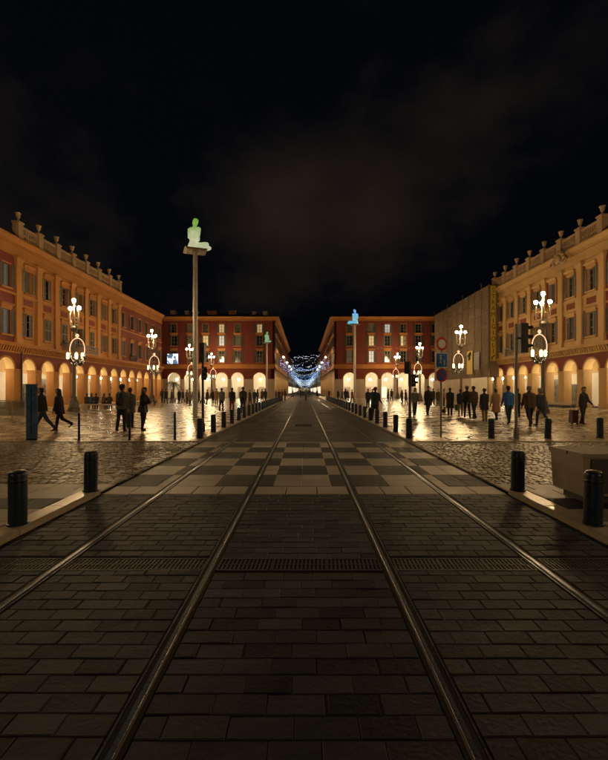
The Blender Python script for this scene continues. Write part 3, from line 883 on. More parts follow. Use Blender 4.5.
XS = [9.0, 13.4, 16.6, 19.8, 22.8, 26.1]
DORM = [(-24.5, .8, 3.5), (-27.5, .9, 3.5), (-22.8, .9, 3.5), (-19.3, 1.9, 3.5), (-15.0, 1.6, 3.5), (-10.6, .8, 4), (-8.3, .8, 4)]
far_l = thing('corner_building', 'dark red four-storey corner building left of the avenue with a dark roof', 'building', (0, 84, 0))
far_block(far_l, -1, 'FL', {(0, 2): 'glass_lit', (2, 2): 'glass_lit', (2, 1): 'glass_cool', (3, 1): 'glass_lit'}, [-x for x in XS], 80)
far_r = thing('corner_building', 'dark red four-storey corner building right of the avenue carrying a shop name', 'building', (0, 84, 0))
far_block(far_r, 1, 'FR', {(1, 1): 'glass_lit', (3, 1): 'glass_lit', (1, 0): 'glass_cool', (2, 2): 'glass_cool'}, XS, 80)
def letters(txt, size, m, parent, loc, rot, vertical=False, step=None, extrude=.02, name='letter', sx=1.0):
    """each letter its own text object"""
    k = 0
    for i, ch in enumerate(txt):
        if ch == ' ': continue
        c = bpy.data.curves.new(name, 'FONT'); c.body = ch; c.size = size; c.extrude = extrude; c.align_x = 'CENTER'; c.align_y = 'CENTER'
        c.materials.append(m)
        me = bake(bpy.data.objects.new(name, c)); me.materials.clear(); me.materials.append(m)
        o = inst(name, me, parent)
        d = Vector((0, 0, -i * step)) if vertical else Vector((i * step, 0, 0))
        o.location = Vector(loc) + d; o.rotation_euler = rot; o.scale = (sx, 1, 1)
letters('GALERIES LAFAYETTE', .62, M['frame'], far_r, (12.9, -.06, 10.05), (R(90), 0, 0), step=.62)

# ---- more of the avenue behind: plain blocks with windows
def back_block(sgn, y0, y1, h, label, wallm):
    root = thing('avenue_building', label, 'building', (sgn * 6.6, y0, 0))
    x0, x1 = sorted((0, sgn * 14))
    mps = mpL if sgn < 0 else mpR
    build(MB().box(x0 + (.2 if sgn > 0 else 0), x1 - (.2 if sgn < 0 else 0), 0, y1 - y0, 0, h), 'wall', M[wallm], root)
    build(MB().box(x0 - .6, x1 + .6, -.4, y1 - y0, h + .002, h + .5), 'cornice', M['ochre'], root)
    build(MB().hex([(x0 - .6, -.4, h + .51), (x1 + .6, -.4, h + .51), (x1 + .6, y1 - y0, h + .51), (x0 - .6, y1 - y0, h + .51), (x0 + 4, 4, h + 2), (x1 - 4, 4, h + 2), (x1 - 4, y1 - y0 - 4, h + 2), (x0 + 4, y1 - y0 - 4, h + 2)]), 'roof', M['roof'], root)
    n = int((y1 - y0) / 6)
    for q in range(n):
        s = 3 + q * 6
        g = MB(mps).box(-2.2, 2.2, -.25, -.15, .2, 3.2); o = build(g, 'shop_window', M['shop'], root, mps(s, 0, 0))
        for ri in range(3):
            o = inst('window', cached((sgn, 'bw'), lambda: MB(mps).box(-.7, .7, -.25, -.12, 0, 2.0).mesh('window', M['frame'])), root, mps(s, 0, 5.0 + ri * 3.4))
            lit = rng.random() < .3
            inst('pane', cached((sgn, 'bp', lit), lambda: MB(mps).box(-.6, .6, -.15, -.10, .1, 1.9).mesh('pane', M['glass_lit' if lit else 'glass'])), o)
back_block(-1, 162, 230, 14.5, 'first plain block beyond the left corner building along the lit avenue', 'ochre_l')
back_block(1, 162, 225, 15.0, 'first plain block beyond the right corner building along the lit avenue', 'cream')
back_block(-1, 240, 330, 13.5, 'second plain block on the left side of the avenue, half lost in the lights', 'cream')
back_block(1, 236, 330, 14.0, 'second plain block on the right side of the avenue, half lost in the lights', 'ochre_l')
back_block(-1, 345, 470, 13.0, 'farthest block on the left side of the avenue under the hill', 'ochre_l')
back_block(1, 342, 470, 13.0, 'farthest block on the right side of the avenue under the hill', 'cream')

eb = thing('avenue_building', 'added low pale block with lit windows filling the dark far end of the avenue', 'building', (0, 500, 0))  # invented block, its lit windows brighten the dark end of the avenue
build(MB().box(-22, 22, 0, 10, 0, 11), 'wall', M['cream'], eb)
build(MB().box(-22.5, 22.5, -.5, 10, 11.01, 11.5), 'cornice', M['ochre'], eb)
for q in range(11):
    build(MB().box(-1.4, 1.4, -.12, -.02, .3, 3.4), 'shop_window', M['glass_lit'], eb, (-20 + q * 4, 0, 0))
    for zz in (4.8, 7.8):
        o = build(MB().box(-.7, .7, -.12, -.01, 0, 1.9), 'window', M['frame'], eb, (-20 + q * 4, 0, zz))
        build(MB().box(-.58, .58, -.15, -.121, .12, 1.78), 'pane', M['glass_lit' if (q * 3 + int(zz)) % 4 == 0 else 'glass'], o)

# ---- scaffolding with a sheet over the far half of the right palace, and its banner
sc_ = thing('scaffolding', 'tall sheeted scaffolding wrapped round the far half of the ochre building', 'scaffolding', (25, 54, 0))
S0, S1, XF = 0, 22.3, -1.3
nseg, nz_ = 10, 7
for i in range(nseg):
    for j in range(nz_):
        y0, y1 = S1 * i / nseg, S1 * (i + 1) / nseg
        z0, z1 = 3.3 + (15.1 - 3.3) * j / nz_, 3.3 + (15.1 - 3.3) * (j + 1) / nz_
        nn = 6; vs = []; fs = []
        for a in range(nn + 1):
            for b in range(nn + 1):
                u, w = a / nn, b / nn
                sag = .11 * math.sin(PI * u) * math.sin(PI * w) + .03 * math.sin(u * 9 + i * 2 + j) * math.sin(w * 7 + j) * math.sin(PI * u)
                vs.append((XF - sag * (1 if (i * 7 + j * 3) % 3 else -.6), y0 + (y1 - y0) * u, z0 + (z1 - z0) * w))
        for a in range(nn):
            for b in range(nn):
                fs.append((a * (nn + 1) + b, (a + 1) * (nn + 1) + b, (a + 1) * (nn + 1) + b + 1, a * (nn + 1) + b + 1))
        g = MB(); g.add(vs, fs); build(g, 'sheet_panel', M['sheet'], sc_, smooth=True)
build(MB().box(XF + .03, .0, -.03, .0, 3.3, 15.1), 'end_sheet', M['sheet'], sc_)
build(MB().box(XF - .02, .6, -.01, S1, 15.11, 15.2), 'top_boards', M['tube'], sc_)
for i in range(nseg + 1):
    y = S1 * i / nseg
    build(MB().tube([(XF - .06, y, 0), (XF - .06, y, 15.9 if i % 3 == 1 else 15.4)], .035, 6), 'standard_tube', M['tube'], sc_)
for j in range(nz_ + 1):
    z = 3.3 + (15.1 - 3.3) * j / nz_
    build(MB().tube([(XF - .10, 0, z), (XF - .10, S1, z)], .03, 6), 'ledger_tube', M['tube'], sc_)
for i in range(9):   # hoarding boards at the foot
    y0, y1 = S1 * i / 9, S1 * (i + 1) / 9 - .02
    build(MB().box(XF - .30, XF - .25, y0, y1, .06, 3.31), 'hoarding_board', M['cream'] if i < 2 else M['stone'], sc_)
bn = thing('banner', 'tall narrow yellow banner with vertical black lettering on the scaffolding end', 'banner', (24.22, 53.93, 0))
build(MB().box(-.33, .33, -.02, .02, 5.4, 15.05), 'cloth', M['banner'], bn)
letters('STRAMIGIOLI', .80, M['black'], bn, (0, -.04, 14.45), (R(90), 0, 0), True, .78, .004)
build(MB().tube([(-.16, -.035, 5.55), (-.2, -.035, 5.8), (.12, -.035, 6.1), (.2, -.035, 6.0)], .07, 6), 'telephone_mark', M['black'], bn)
pp = thing('poster', 'yellow poster with a dark figure mark hung on the scaffolding sheet', 'poster', (23.53, 59.8, 0))
build(MB().box(-.03, .0, -1.0, 1.0, 3.9, 7.2), 'cloth', M['banner'], pp)
build(MB().tube([(-.05, -.45, 6.9), (-.05, .1, 6.5), (-.05, -.1, 6.1), (-.05, .3, 5.9)], [.2, .3, .22, .08], 6), 'dark_mark', M['black'], pp)
pp = thing('poster', 'white printed notice hung on the scaffolding sheet beside the yellow poster', 'poster', (23.53, 57.4, 0))
build(MB().box(-.03, .0, -.85, .85, 4.4, 6.8), 'cloth', M['frame'], pp)
for q in range(6): build(MB().box(-.036, -.0305, -.65, .65 - .2 * (q % 3), 6.4 - q * .33, 6.52 - q * .33), 'text_line', M['c_grey'], pp)
# ------------------------------------------------------------------ street lamps
def lamp_post():
    """> plinth, pole, collar, arm (with globe)"""
    t = thing('street_lamp', 'x', 'lamp')
    build(MB()._lathe([(.42, 0), (.42, .25), (.34, .3), (.34, .75), (.26, .85), (.2, 1.0), (.22, 1.08), (.16, 1.15)], 16, (0, 0, 0)), 'plinth', M['lampiron'], t, smooth=True)
    build(MB().lathe([(.15, 1.1), (.13, 2.5), (.115, 4.4), (.10, 6.1), (.13, 6.15), (.13, 6.3), (.08, 6.35), (.06, 7.2), (.05, 7.9)], 12), 'pole', M['lampiron'], t, smooth=True)
    build(MB()._lathe([(.12, 6.0), (.24, 6.1), (.28, 6.25), (.2, 6.4), (.1, 6.45)], 14, (0, 0, 0)), 'collar', M['lampiron'], t, smooth=True)
    gm = MB().ball((0, 0, 0), .13, 12, 8).mesh('globe', M['globe'], True)
    cm = MB()._lathe([(.04, -.24), (.10, -.18), (.115, -.14), (.08, -.135)], 10, (0, 0, 0)).mesh('cup', M['lampiron_l'], True)
    for k in range(3):
        an = (R(8), R(172), R(90))[k]
        c, s = math.cos(an), math.sin(an)
        path = [(.08, 6.55), (.28, 6.45), (.42, 6.6), (.46, 6.95), (.46, 7.35), (.44, 7.52)]
        a = build(MB().tube([(q * c, q * s, z) for q, z in path], [.05, .045, .04, .035, .032, .05], 8), 'arm', M['lampiron_l'], t, smooth=True)
        build(MB().tube([(.1 * c, .1 * s, 7.1), (.3 * c, .3 * s, 7.05), (.36 * c, .36 * s, 6.85), (.28 * c, .28 * s, 6.75)], .022, 6), 'scroll', M['lampiron_l'], a, smooth=True)
        inst('cup', cm, a, (.44 * c, .44 * s, 7.80)); inst('globe', gm, a, (.44 * c, .44 * s, 7.80))
    a = build(MB().lathe([(.05, 7.85), (.09, 7.95), (.05, 8.0), (.06, 8.1)], 10), 'top_finial', M['lampiron_l'], t, smooth=True)
    inst('cup', cm, a, (0, 0, 8.38)); inst('globe', gm, a, (0, 0, 8.38))
    return t
def copy_tree(o, parent=None):
    c = o.copy(); COL.objects.link(c)
    if parent: c.parent = parent
    for ch in list(o.children): copy_tree(ch, c)
    return c
def hoop_ornament():
    """festive hoop on the post: > hoop, bow, wreath, lanterns"""
    t = thing('festive_hoop', 'x', 'decoration')
    pts = [(.55 * math.sin(a) * (1 - .12 * math.cos(a)), 0, 1.05 - .95 * math.cos(a)) for a in [2 * PI * k / 40 for k in range(41)]]
    build(MB().tube(pts, .034, 8, False), 'hoop', M['hoop'], t, smooth=True)
    for sg in (-1, 1): build(MB().tube([(0, 0, 2.0), (sg * .12, 0, 2.2), (sg * .05, 0, 2.32), (0, 0, 2.1)], .03, 6), 'bow', M['hoop'], t, smooth=True)
    # wreath of leaves on the lower half
    rr = random.Random(2); V = []; F = []; T = []
    for q in range(420):
        an = rr.uniform(-1.25, 1.25)
        c0 = Vector((.55 * math.sin(an), 0, 1.05 - .95 * math.cos(an))) + Vector((rr.gauss(0, .085), rr.gauss(0, .085), rr.gauss(0, .085)))
        d = Vector((rr.gauss(0, 1), rr.gauss(0, 1), rr.gauss(0, 1))).normalized() * .11
        e = d.cross(Vector((rr.gauss(0, 1), rr.gauss(0, 1), rr.gauss(0, 1)))).normalized() * .035
        b = len(V); V += [tuple(c0 - d), tuple(c0 + e), tuple(c0 + d), tuple(c0 - e)]; F.append((b, b + 1, b + 2, b + 3)); T.append(rr.uniform(-.6, .8))
    me = bpy.data.meshes.new('wreath'); me.from_pydata(V, [], F); me.materials.append(M['leaf']); tone_attr(me, T)
    w = inst('wreath', me, t); w['kind'] = 'stuff'
    g = MB()
    for q in range(46):
        an = rr.uniform(-1.3, 1.3)
        g.ball((.55 * math.sin(an) + rr.gauss(0, .08), rr.gauss(0, .1), 1.05 - .95 * math.cos(an) + rr.gauss(0, .08)), .022, 6, 4)
    inst('fairy_lights', g.mesh('fairy_lights', M['lantern']), w)
    lm = MB()._lathe([(.07, 0), (.10, .05), (.11, .38), (.08, .46), (.04, .5)], 12, (0, 0, 0)).mesh('lantern', M['lantern'], True)
    for dx in (-.62, .02, .42):
        o = inst('lantern', lm, t, (dx, -.16 if dx < .4 else -.05, .42)); build(MB().tube([(0, 0, .5), (0, .05, .66)], .02, 6), 'hook', M['lampiron'], o)
    build(MB().tube([(-.62, -.1, .95), (-.3, .0, 1.0), (0, .05, 1.0), (.45, -.02, .95)], .025, 6), 'bracket', M['lampiron'], t)
    return t
LP = [('left', 'near', -17.4, 31.7), ('left', 'second', -17.45, 48.0), ('left', 'third', -17.4, 63.6), ('left', 'farthest', -17.4, 78.6),
      ('right', 'near', 16.75, 29.5), ('right', 'second', 16.7, 44.8), ('right', 'third', 16.9, 61.5), ('right', 'farthest', 17.4, 78.6),
      ('left', 'unseen', -17.4, 15.9), ('right', 'unseen', 16.8, 12.8), ('left', 'behind', -17.4, -15.0), ('right', 'behind', 16.8, -11.0)]
WHERE = {('left', 'behind'): 'ornate street lamp to the left of the viewpoint, outside the picture', ('right', 'behind'): 'ornate street lamp to the right of the viewpoint, outside the picture',
         ('left', 'unseen'): 'ornate street lamp just outside the left border, beside the cobbled road', ('right', 'unseen'): 'ornate street lamp just outside the right border, beside the cobbled road',
         ('left', 'near'): 'nearest ornate street lamp on the left, before the orange arcades',
         ('left', 'second'): 'second ornate street lamp on the left, where the orange arcades end',
         ('left', 'third'): 'third ornate street lamp on the left, just beside the tall statue pole',
         ('left', 'farthest'): 'smallest ornate street lamp on the left, before the far red arches',
         ('right', 'near'): 'largest ornate street lamp on the right, behind the traffic light',
         ('right', 'second'): 'second ornate street lamp on the right, before the scaffolding sheet',
         ('right', 'third'): 'third ornate street lamp on the right, left of the round road signs',
         ('right', 'farthest'): 'smallest ornate street lamp on the right, under the shop name letters'}
proto = lamp_post(); hp = hoop_ornament()
for i, (sd_, nm, x, y) in enumerate(LP):
    o = proto if i == 0 else copy_tree(proto)
    o.location = (x, y, .05); o.rotation_euler = (0, 0, R(14 * (i % 4) - 20))
    tag(o, WHERE[(sd_, nm)] + ', globes lit', 'lamp', 'ornate street lamps with lit globes')
    if i > 7: continue
    h = hp if i == 0 else copy_tree(hp)
    s = 1 if sd_ == 'left' else -1
    h.location = (x + s * .33, y - .14, 3.55); h.rotation_euler = (0, 0, 0 if s > 0 else R(6))
    tag(h, 'lit festive hoop with greenery hung on the ' + WHERE[(sd_, nm)].replace('ornate ', '').split(',')[0], 'decoration', 'festive hoops on the street lamps')

# ------------------------------------------------------------------ bollards
bm_body = MB()._lathe([(.115, 0), (.115, .02), (.10, .024), (.10, .585), (.097, .605), (.085, .62)], 24, (0, 0, 0)).mesh('bollard', M['bollard'], True)
bm_cap = MB()._lathe([(.084, .612), (.086, .624), (.07, .634), (.03, .637)], 24, (0, 0, 0)).mesh('cap', M['bollard_cap'], True)
bm_ring = MB()._lathe([(.1012, .50), (.1035, .505), (.1035, .525), (.1012, .53)], 24, (0, 0, 0)).mesh('groove_ring', M['iron'], True)
def bollard(x, y, label, z=.05, h=1.0, grp='dark steel bollards', r_=1.0):
    o = inst('bollard', bm_body, None, (x, y, z)); o.scale = (r_, r_, h); o.rotation_euler = (R(rng.uniform(-.9, .9)), R(rng.uniform(-.9, .9)), rng.uniform(0, 6))
    inst('cap', bm_cap, o); inst('ring', bm_ring, o)
    return tag(o, label, 'bollard', grp)
bollard(-3.40, 4.98, 'nearest dark bollard on the left kerb, at the left edge of the picture', .07)
bollard(-3.37, 6.62, 'dark bollard at the left kerb end, where the light stone band starts', .07)
bollard(3.42, 4.98, 'nearest dark bollard on the right kerb, in front of the concrete block', .07)
bollard(3.38, 6.66, 'dark bollard at the right kerb end beside the light stone band', .07)
for sd_, s in (('left', -1), ('right', 1)):
    for k in range(26):
        y = 13.95 + 2.05 * k
        lab = f'{ORD[k]} dark bollard from the crossing in the row along the {sd_} edge of the tramway'
        bollard(s * 3.47, y, lab, .055, 1.06, f'bollards in the row along the {sd_} edge of the tramway')
bollard(6.2, 13.95, 'dark bollard at the plaza edge between the sign post and the traffic light', .055, 1.04)
bollard(8.05, 13.9, 'dark bollard at the plaza edge just right of the traffic light pole', .055, 1.06)
bollard(9.92, 14.1, 'dark bollard at the plaza edge cut by the right border of the picture', .055, 1.08)
thin = MB()._lathe([(.05, 0), (.05, .03), (.036, .035), (.036, .80), (.044, .805), (.044, .84), (.02, .86)], 12, (0, 0, 0)).mesh('slim_post', M['bollard'], True)
tcap = MB().ball((0, 0, .87), .03, 8, 6).mesh('knob', M['bollard_cap'], True)
for x, y, lab in ((-7.15, 13.32, 'slim dark post at the plaza edge nearest the blue totem'), (-5.62, 13.5, 'slim dark post at the plaza edge beside the man with a backpack'), (-4.2, 13.6, 'slim dark post at the plaza edge nearest the tramway, left side')):
    o = tag(inst('slim_post', thin, None, (x, y, .055)), lab, 'post', 'slim posts at the left plaza edge'); inst('knob', tcap, o)

# blue totem
t = thing('totem', 'tall blue enamel information totem at the left plaza edge', 'totem', (-8.77, 13.5, .05), R(32))
build(MB().box(-.15, .15, -.07, .07, .06, 1.76), 'body', M['totem'], t)
build(MB().box(-.158, .158, -.08, .08, 0, .058), 'base_plate', M['iron'], t)
build(MB().box(-.162, .162, -.082, .082, 1.761, 1.80), 'cap', M['totem'], t)
build(MB().box(.151, .168, -.06, .06, .1, 1.72), 'edge_strip', M['greysteel'], t)
build(MB().box(-.02, .0, -.078, -.0705, .15, 1.7), 'seam', M['iron'], t)
# concrete block with its shadow gap
t = thing('concrete_block', 'large pale concrete block on the right pavement behind the nearest bollard', 'block', (4.75, 6.12, .066))
g = MB().hex([(-.89, -.31, .12), (.9, -.31, .12), (.9, .41, .12), (-.89, .41, .12), (-.91, -.33, .66), (.92, -.33, .66), (.92, .43, .66), (-.91, .43, .66)])
build(g, 'body', M['concrete'], t)
build(MB().box(-.93, .94, -.35, .45, .661, .715), 'top_slab', M['concrete'], t)
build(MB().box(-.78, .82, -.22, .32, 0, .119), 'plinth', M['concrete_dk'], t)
build(MB().box(-.80, .88, -.345, -.312, .17, .64), 'shaded_front', M['concrete_dk'], t)  # unlit front face put in as a dark slab
for sx_ in (-.78, -.22, .34, .86): build(MB().tube([(sx_, -.35, .60), (sx_, -.345, .60)], .012, 8), 'bolt', M['greysteel'], t)
build(MB().box(-.937, -.9305, -.02, .0, .665, .71), 'joint', M['bed'], t)
build(MB().box(-.01, .01, -.352, -.3455, .18, .63), 'front_seam', M['iron'], t)
# right arcade step and stone benches
def bench(x, y, L_, lab, rz=0):
    t = thing('stone_bench', lab, 'bench', (x, y, .05), rz, 'stone benches on the plaza')
    build(MB().box(-.24, .24, -L_ / 2, L_ / 2, .34, .46), 'seat', M['slab_l'], t)
    for q in (-1, 0, 1): build(MB().box(-.18, .18, q * L_ * .4 - .2, q * L_ * .4 + .2, 0, .339), 'leg', M['stone'], t)
bench(-16.9, 35.2, 3.4, 'pale stone bench with people seated in a row before the orange arcades', R(90))
bench(-16.6, 42.3, 3.2, 'pale stone bench behind the backpack man, without a full row of sitters', R(90))
bench(-17.2, 55.5, 3.6, 'stone bench on the left near the second street lamp', R(90))
st = thing('arcade_step', 'long dark stone step in front of the right ochre arcades', 'step', (23.9, 43.5, .05))
build(MB().box(-.5, .6, -5.5, 5.5, 0, .22), 'lower_tread', M['slab_d'], st)
build(MB().box(-.1, .6, -5.5, 5.5, .221, .42), 'upper_tread', M['stone'], st)
# glass stair railing at the left edge
t = thing('stair_railing', 'low glass and steel railing at the left border before the arcades', 'railing', (-17.0, 24.2, .05))
for q in range(3):
    build(MB().tube([(q * .75 - .6, 0, 0), (q * .75 - .6, 0, 1.0)], .025, 8), 'post', M['greysteel'], t)
build(MB().tube([(-.8, 0, 1.0), (1.0, 0, 1.0)], .025, 8), 'handrail', M['greysteel'], t)
gl = mat('railing_glass', (.35, .38, .34), .15)
glm = gl.node_tree.nodes['Principled BSDF']; glm.inputs['Transmission Weight'].default_value = .85; glm.inputs['IOR'].default_value = 1.1
for q in range(2): build(MB().box(q * .75 - .56, q * .75 + .11, -.006, .006, .12, .94), 'pane', gl, t)

# ------------------------------------------------------------------ signs and signals
t = thing('sign_post', 'grey post with two round signs and a square blue pedestrian sign', 'sign', (4.66, 14.35, .055), R(18))
build(MB().tube([(0, 0, 0), (0, 0, 3.45)], .03, 10), 'post', M['greysteel'], t)
def disc(mb, r0, y0, y1, n=32):
    mb.add([(r0 * math.cos(2 * PI * k / n), y0, r0 * math.sin(2 * PI * k / n)) for k in range(n)] + [(r0 * math.cos(2 * PI * k / n), y1, r0 * math.sin(2 * PI * k / n)) for k in range(n)],
           [tuple(range(n)), tuple(range(2 * n - 1, n - 1, -1))] + [(k, (k + 1) % n, n + (k + 1) % n, n + k) for k in range(n)])
    return mb
def plate(name, mb, m, parent, loc): return build(mb, name, m, parent, loc)
s1 = plate('round_sign', disc(MB(), .225, -.05, -.035), M['signred'], t, (0, 0, 3.18)); s1['label'] = 'round white sign with a red rim'
plate('white_centre', disc(MB(), .15, -.056, -.0505), M['white'], s1, (0, 0, 0))
s2 = plate('square_sign', MB().box(-.235, .235, -.05, -.035, -.25, .25), M['white'], t, (0, 0, 2.62)); s2['label'] = 'square blue sign with white walking figures'
plate('blue_field', MB().box(-.215, .215, -.054, -.0505, -.23, .23), M['signblue'], s2, (0, 0, 0))
def figure(mb, cx, cz, h):
    y = -.060
    mb.ball((cx, y, cz + h * .88), h * .10, 8, 6, (1, .2, 1))
    mb.tube([(cx, y, cz + h * .76), (cx, y, cz + h * .42)], [h * .10, h * .08], 6)
    mb.tube([(cx, y, cz + h * .44), (cx - h * .14, y, cz)], h * .045, 6); mb.tube([(cx, y, cz + h * .44), (cx + h * .05, y, cz + h * .22), (cx + h * .16, y, cz + h * .02)], h * .045, 6)
    mb.tube([(cx, y, cz + h * .72), (cx - h * .17, y, cz + h * .5)], h * .035, 6); mb.tube([(cx, y, cz + h * .72), (cx + h * .18, y, cz + h * .52)], h * .035, 6)
g = MB(); figure(g, -.06, -.12, .30); build(g, 'figure_mark', M['white'], s2)
g = MB(); figure(g, .09, -.17, .20); build(g, 'figure_mark', M['white'], s2)
s3 = plate('round_sign', disc(MB(), .23, -.05, -.035), M['signred'], t, (0, 0, 2.11)); s3['label'] = 'round blue no-parking sign with a red rim and bar'
plate('blue_field', disc(MB(), .175, -.055, -.0505), M['signblue'], s3, (0, 0, 0))
plate('red_bar', MB().hex([(-.15, -.06, .11), (-.11, -.06, .15), (-.11, -.0555, .15), (-.15, -.0555, .11), (.11, -.06, -.15), (.15, -.06, -.11), (.15, -.0555, -.11), (.11, -.0555, -.15)]), M['signred'], s3, (0, 0, 0))

def signal(lab, x, y, H, heads, m_pole='greysteel', rz=0.0, red=False):
    """heads: (dz, dx, face angle, n lights)"""
    t = thing('traffic_light', lab, 'traffic light', (x, y, .055), rz, 'traffic lights')
    build(MB().lathe([(.09, 0), (.09, .3), (.05, .36), (.045, H)], 12), 'pole', M[m_pole], t, smooth=True)
    build(MB().lathe([(.05, H), (.04, H + .04), (.012, H + .06)], 12), 'pole_cap', M[m_pole], t, smooth=True)
    for (z, dx, an, n, w) in heads:
        hd = bpy.data.objects.new('signal_head', MB().box(-w / 2, w / 2, -.11, .11, -n * w * .62, n * w * .62).mesh('signal_head', M['iron']))
        COL.objects.link(hd); hd.parent = t; hd.location = (dx, 0, z); hd.rotation_euler = (0, 0, an)
        build(MB().box(-.02, .02, .1, abs(dx) + .0, -.03, .03) if abs(dx) > .12 else MB().box(-.03, .03, .1, .16, -.1, .1), 'bracket', M['iron'], hd)
        for q in range(n):
            zz = (n - 1) * w * .58 - q * w * 1.16
            cl = [(.10, .006, .004), (.08, .04, .004), (.006, .06, .03)][q % 3]
            lm = mat('lens_%d' % (q % 3), cl, .3)
            if red and q == 0: lm = mat('lens_red_lit', (.3, .02, .01), .3, emit=((1, .06, .02), 3))
            ln = build(disc(MB(), w * .36, -.122, -.111, 16), 'lens', lm, hd, (0, 0, zz))
            n_ = 9; pts0 = [(w * .42 * math.cos(PI * k / (n_ - 1)), w * .42 * math.sin(PI * k / (n_ - 1))) for k in range(n_)]
            vs = [(a, -.111, b) for a, b in pts0] + [(a, -.27, b * .9) for a, b in pts0]
            g = MB().add(vs, [(k, k + 1, n_ + k + 1, n_ + k) for k in range(n_ - 1)])
            g.add([(a * 1.06, b_, c * 1.06) for a, b_, c in vs], [(k + 1, k, n_ + k, n_ + k + 1) for k in range(n_ - 1)])
            build(g, 'visor', M['iron'], ln)
    return t
signal('tall traffic light on a grey pole at the right plaza edge', 7.0, 13.9, 3.75, [(3.32, .24, R(82), 3, .26)], red=True)
signal('traffic light beside the tall statue pole on the left of the tramway', -3.92, 16.2, 3.2, [(3.05, 0.0, R(168), 3, .2), (2.25, .05, R(20), 2, .2)], 'iron')
signal('low traffic light at the right edge of the tramway behind the first bollard', 3.86, 15.4, 2.6, [(2.42, -.08, R(150), 2, .18), (1.95, .08, R(20), 2, .18)], 'iron')

# lit screen on the far left facade
t = thing('lit_screen', 'bright bluish white screen on the red far-left facade', 'screen', (-26.2, 83.5, 6.85), R(-6))
build(MB().box(-1.2, 1.2, 0, .25, -.1, 2.1), 'case', M['iron'], t)
scm = mat('screen_picture', (.1, .1, .1), .3, emit=((.75, .85, 1), 1.4))
nt = scm.node_tree; tn = nt.nodes.new('ShaderNodeTexNoise'); tn.inputs['Scale'].default_value = 1.1; tn.inputs['Detail'].default_value = 1
gp = nt.nodes.new('ShaderNodeNewGeometry'); rp = nt.nodes.new('ShaderNodeValToRGB')
rp.color_ramp.interpolation = 'CONSTANT'; rp.color_ramp.elements[0].color = (.05, .10, .16, 1); rp.color_ramp.elements[1].position = .46; rp.color_ramp.elements[1].color = (.75, .86, 1, 1)
nt.links.new(gp.outputs['Position'], tn.inputs['Vector']); nt.links.new(tn.outputs['Fac'], rp.inputs[0]); nt.links.new(rp.outputs[0], nt.nodes['Principled BSDF'].inputs['Emission Color'])
build(MB().box(-1.12, 1.12, -.02, -.001, 0, 2.0), 'picture', scm, t)
for sx_ in (-.6, .6): build(MB().tube([(sx_, .2, 1.0), (sx_, .55, 1.0)], .04, 6), 'wall_bracket', M['iron'], t)

# small palm before the far arches
t = thing('palm_tree', 'small dark palm in silhouette before the far-left lit arch', 'tree', (-19.8, 63.5, .05))
build(MB().lathe([(.2, 0), (.14, .5), (.12, 1.5), (.14, 2.5), (.17, 2.75)], 10), 'trunk', M['bark'], t, smooth=True)
rr = random.Random(9)
for q in range(15):
    an = 2 * PI * q / 15 + rr.uniform(-.15, .15); el = rr.uniform(.1, 1.0); Ln = rr.uniform(1.3, 1.8)
    V = []; F = []
    pts = []
    for k in range(9):
        u = k / 8
        pts.append(Vector((math.cos(an) * Ln * u * (1 - .1 * u), math.sin(an) * Ln * u * (1 - .1 * u), 2.7 + Ln * (math.sin(el) * u - (1.0) * u * u * .85))))
    sdv = Vector((-math.sin(an), math.cos(an), 0))
    for k in range(8):
        for sg in (-1, 1):
            for hlf in (0, .5):
                c0 = pts[k].lerp(pts[k + 1], hlf); w = .42 * math.sin(PI * min(1, (k + hlf) / 8 * .9 + .1))
                tip = c0 + sdv * sg * w + (pts[k + 1] - pts[k]) * .9 + Vector((0, 0, -.22 * w))
                b = len(V); V += [tuple(c0), tuple(c0 + (pts[k + 1] - pts[k]) * .3), tuple(tip)]; F.append((b, b + 1, b + 2))
    g = MB().add(V, F); g.tube(pts, [.025 * (1 - k / 10) for k in range(9)], 5); build(g, 'frond', M['palm'], t)
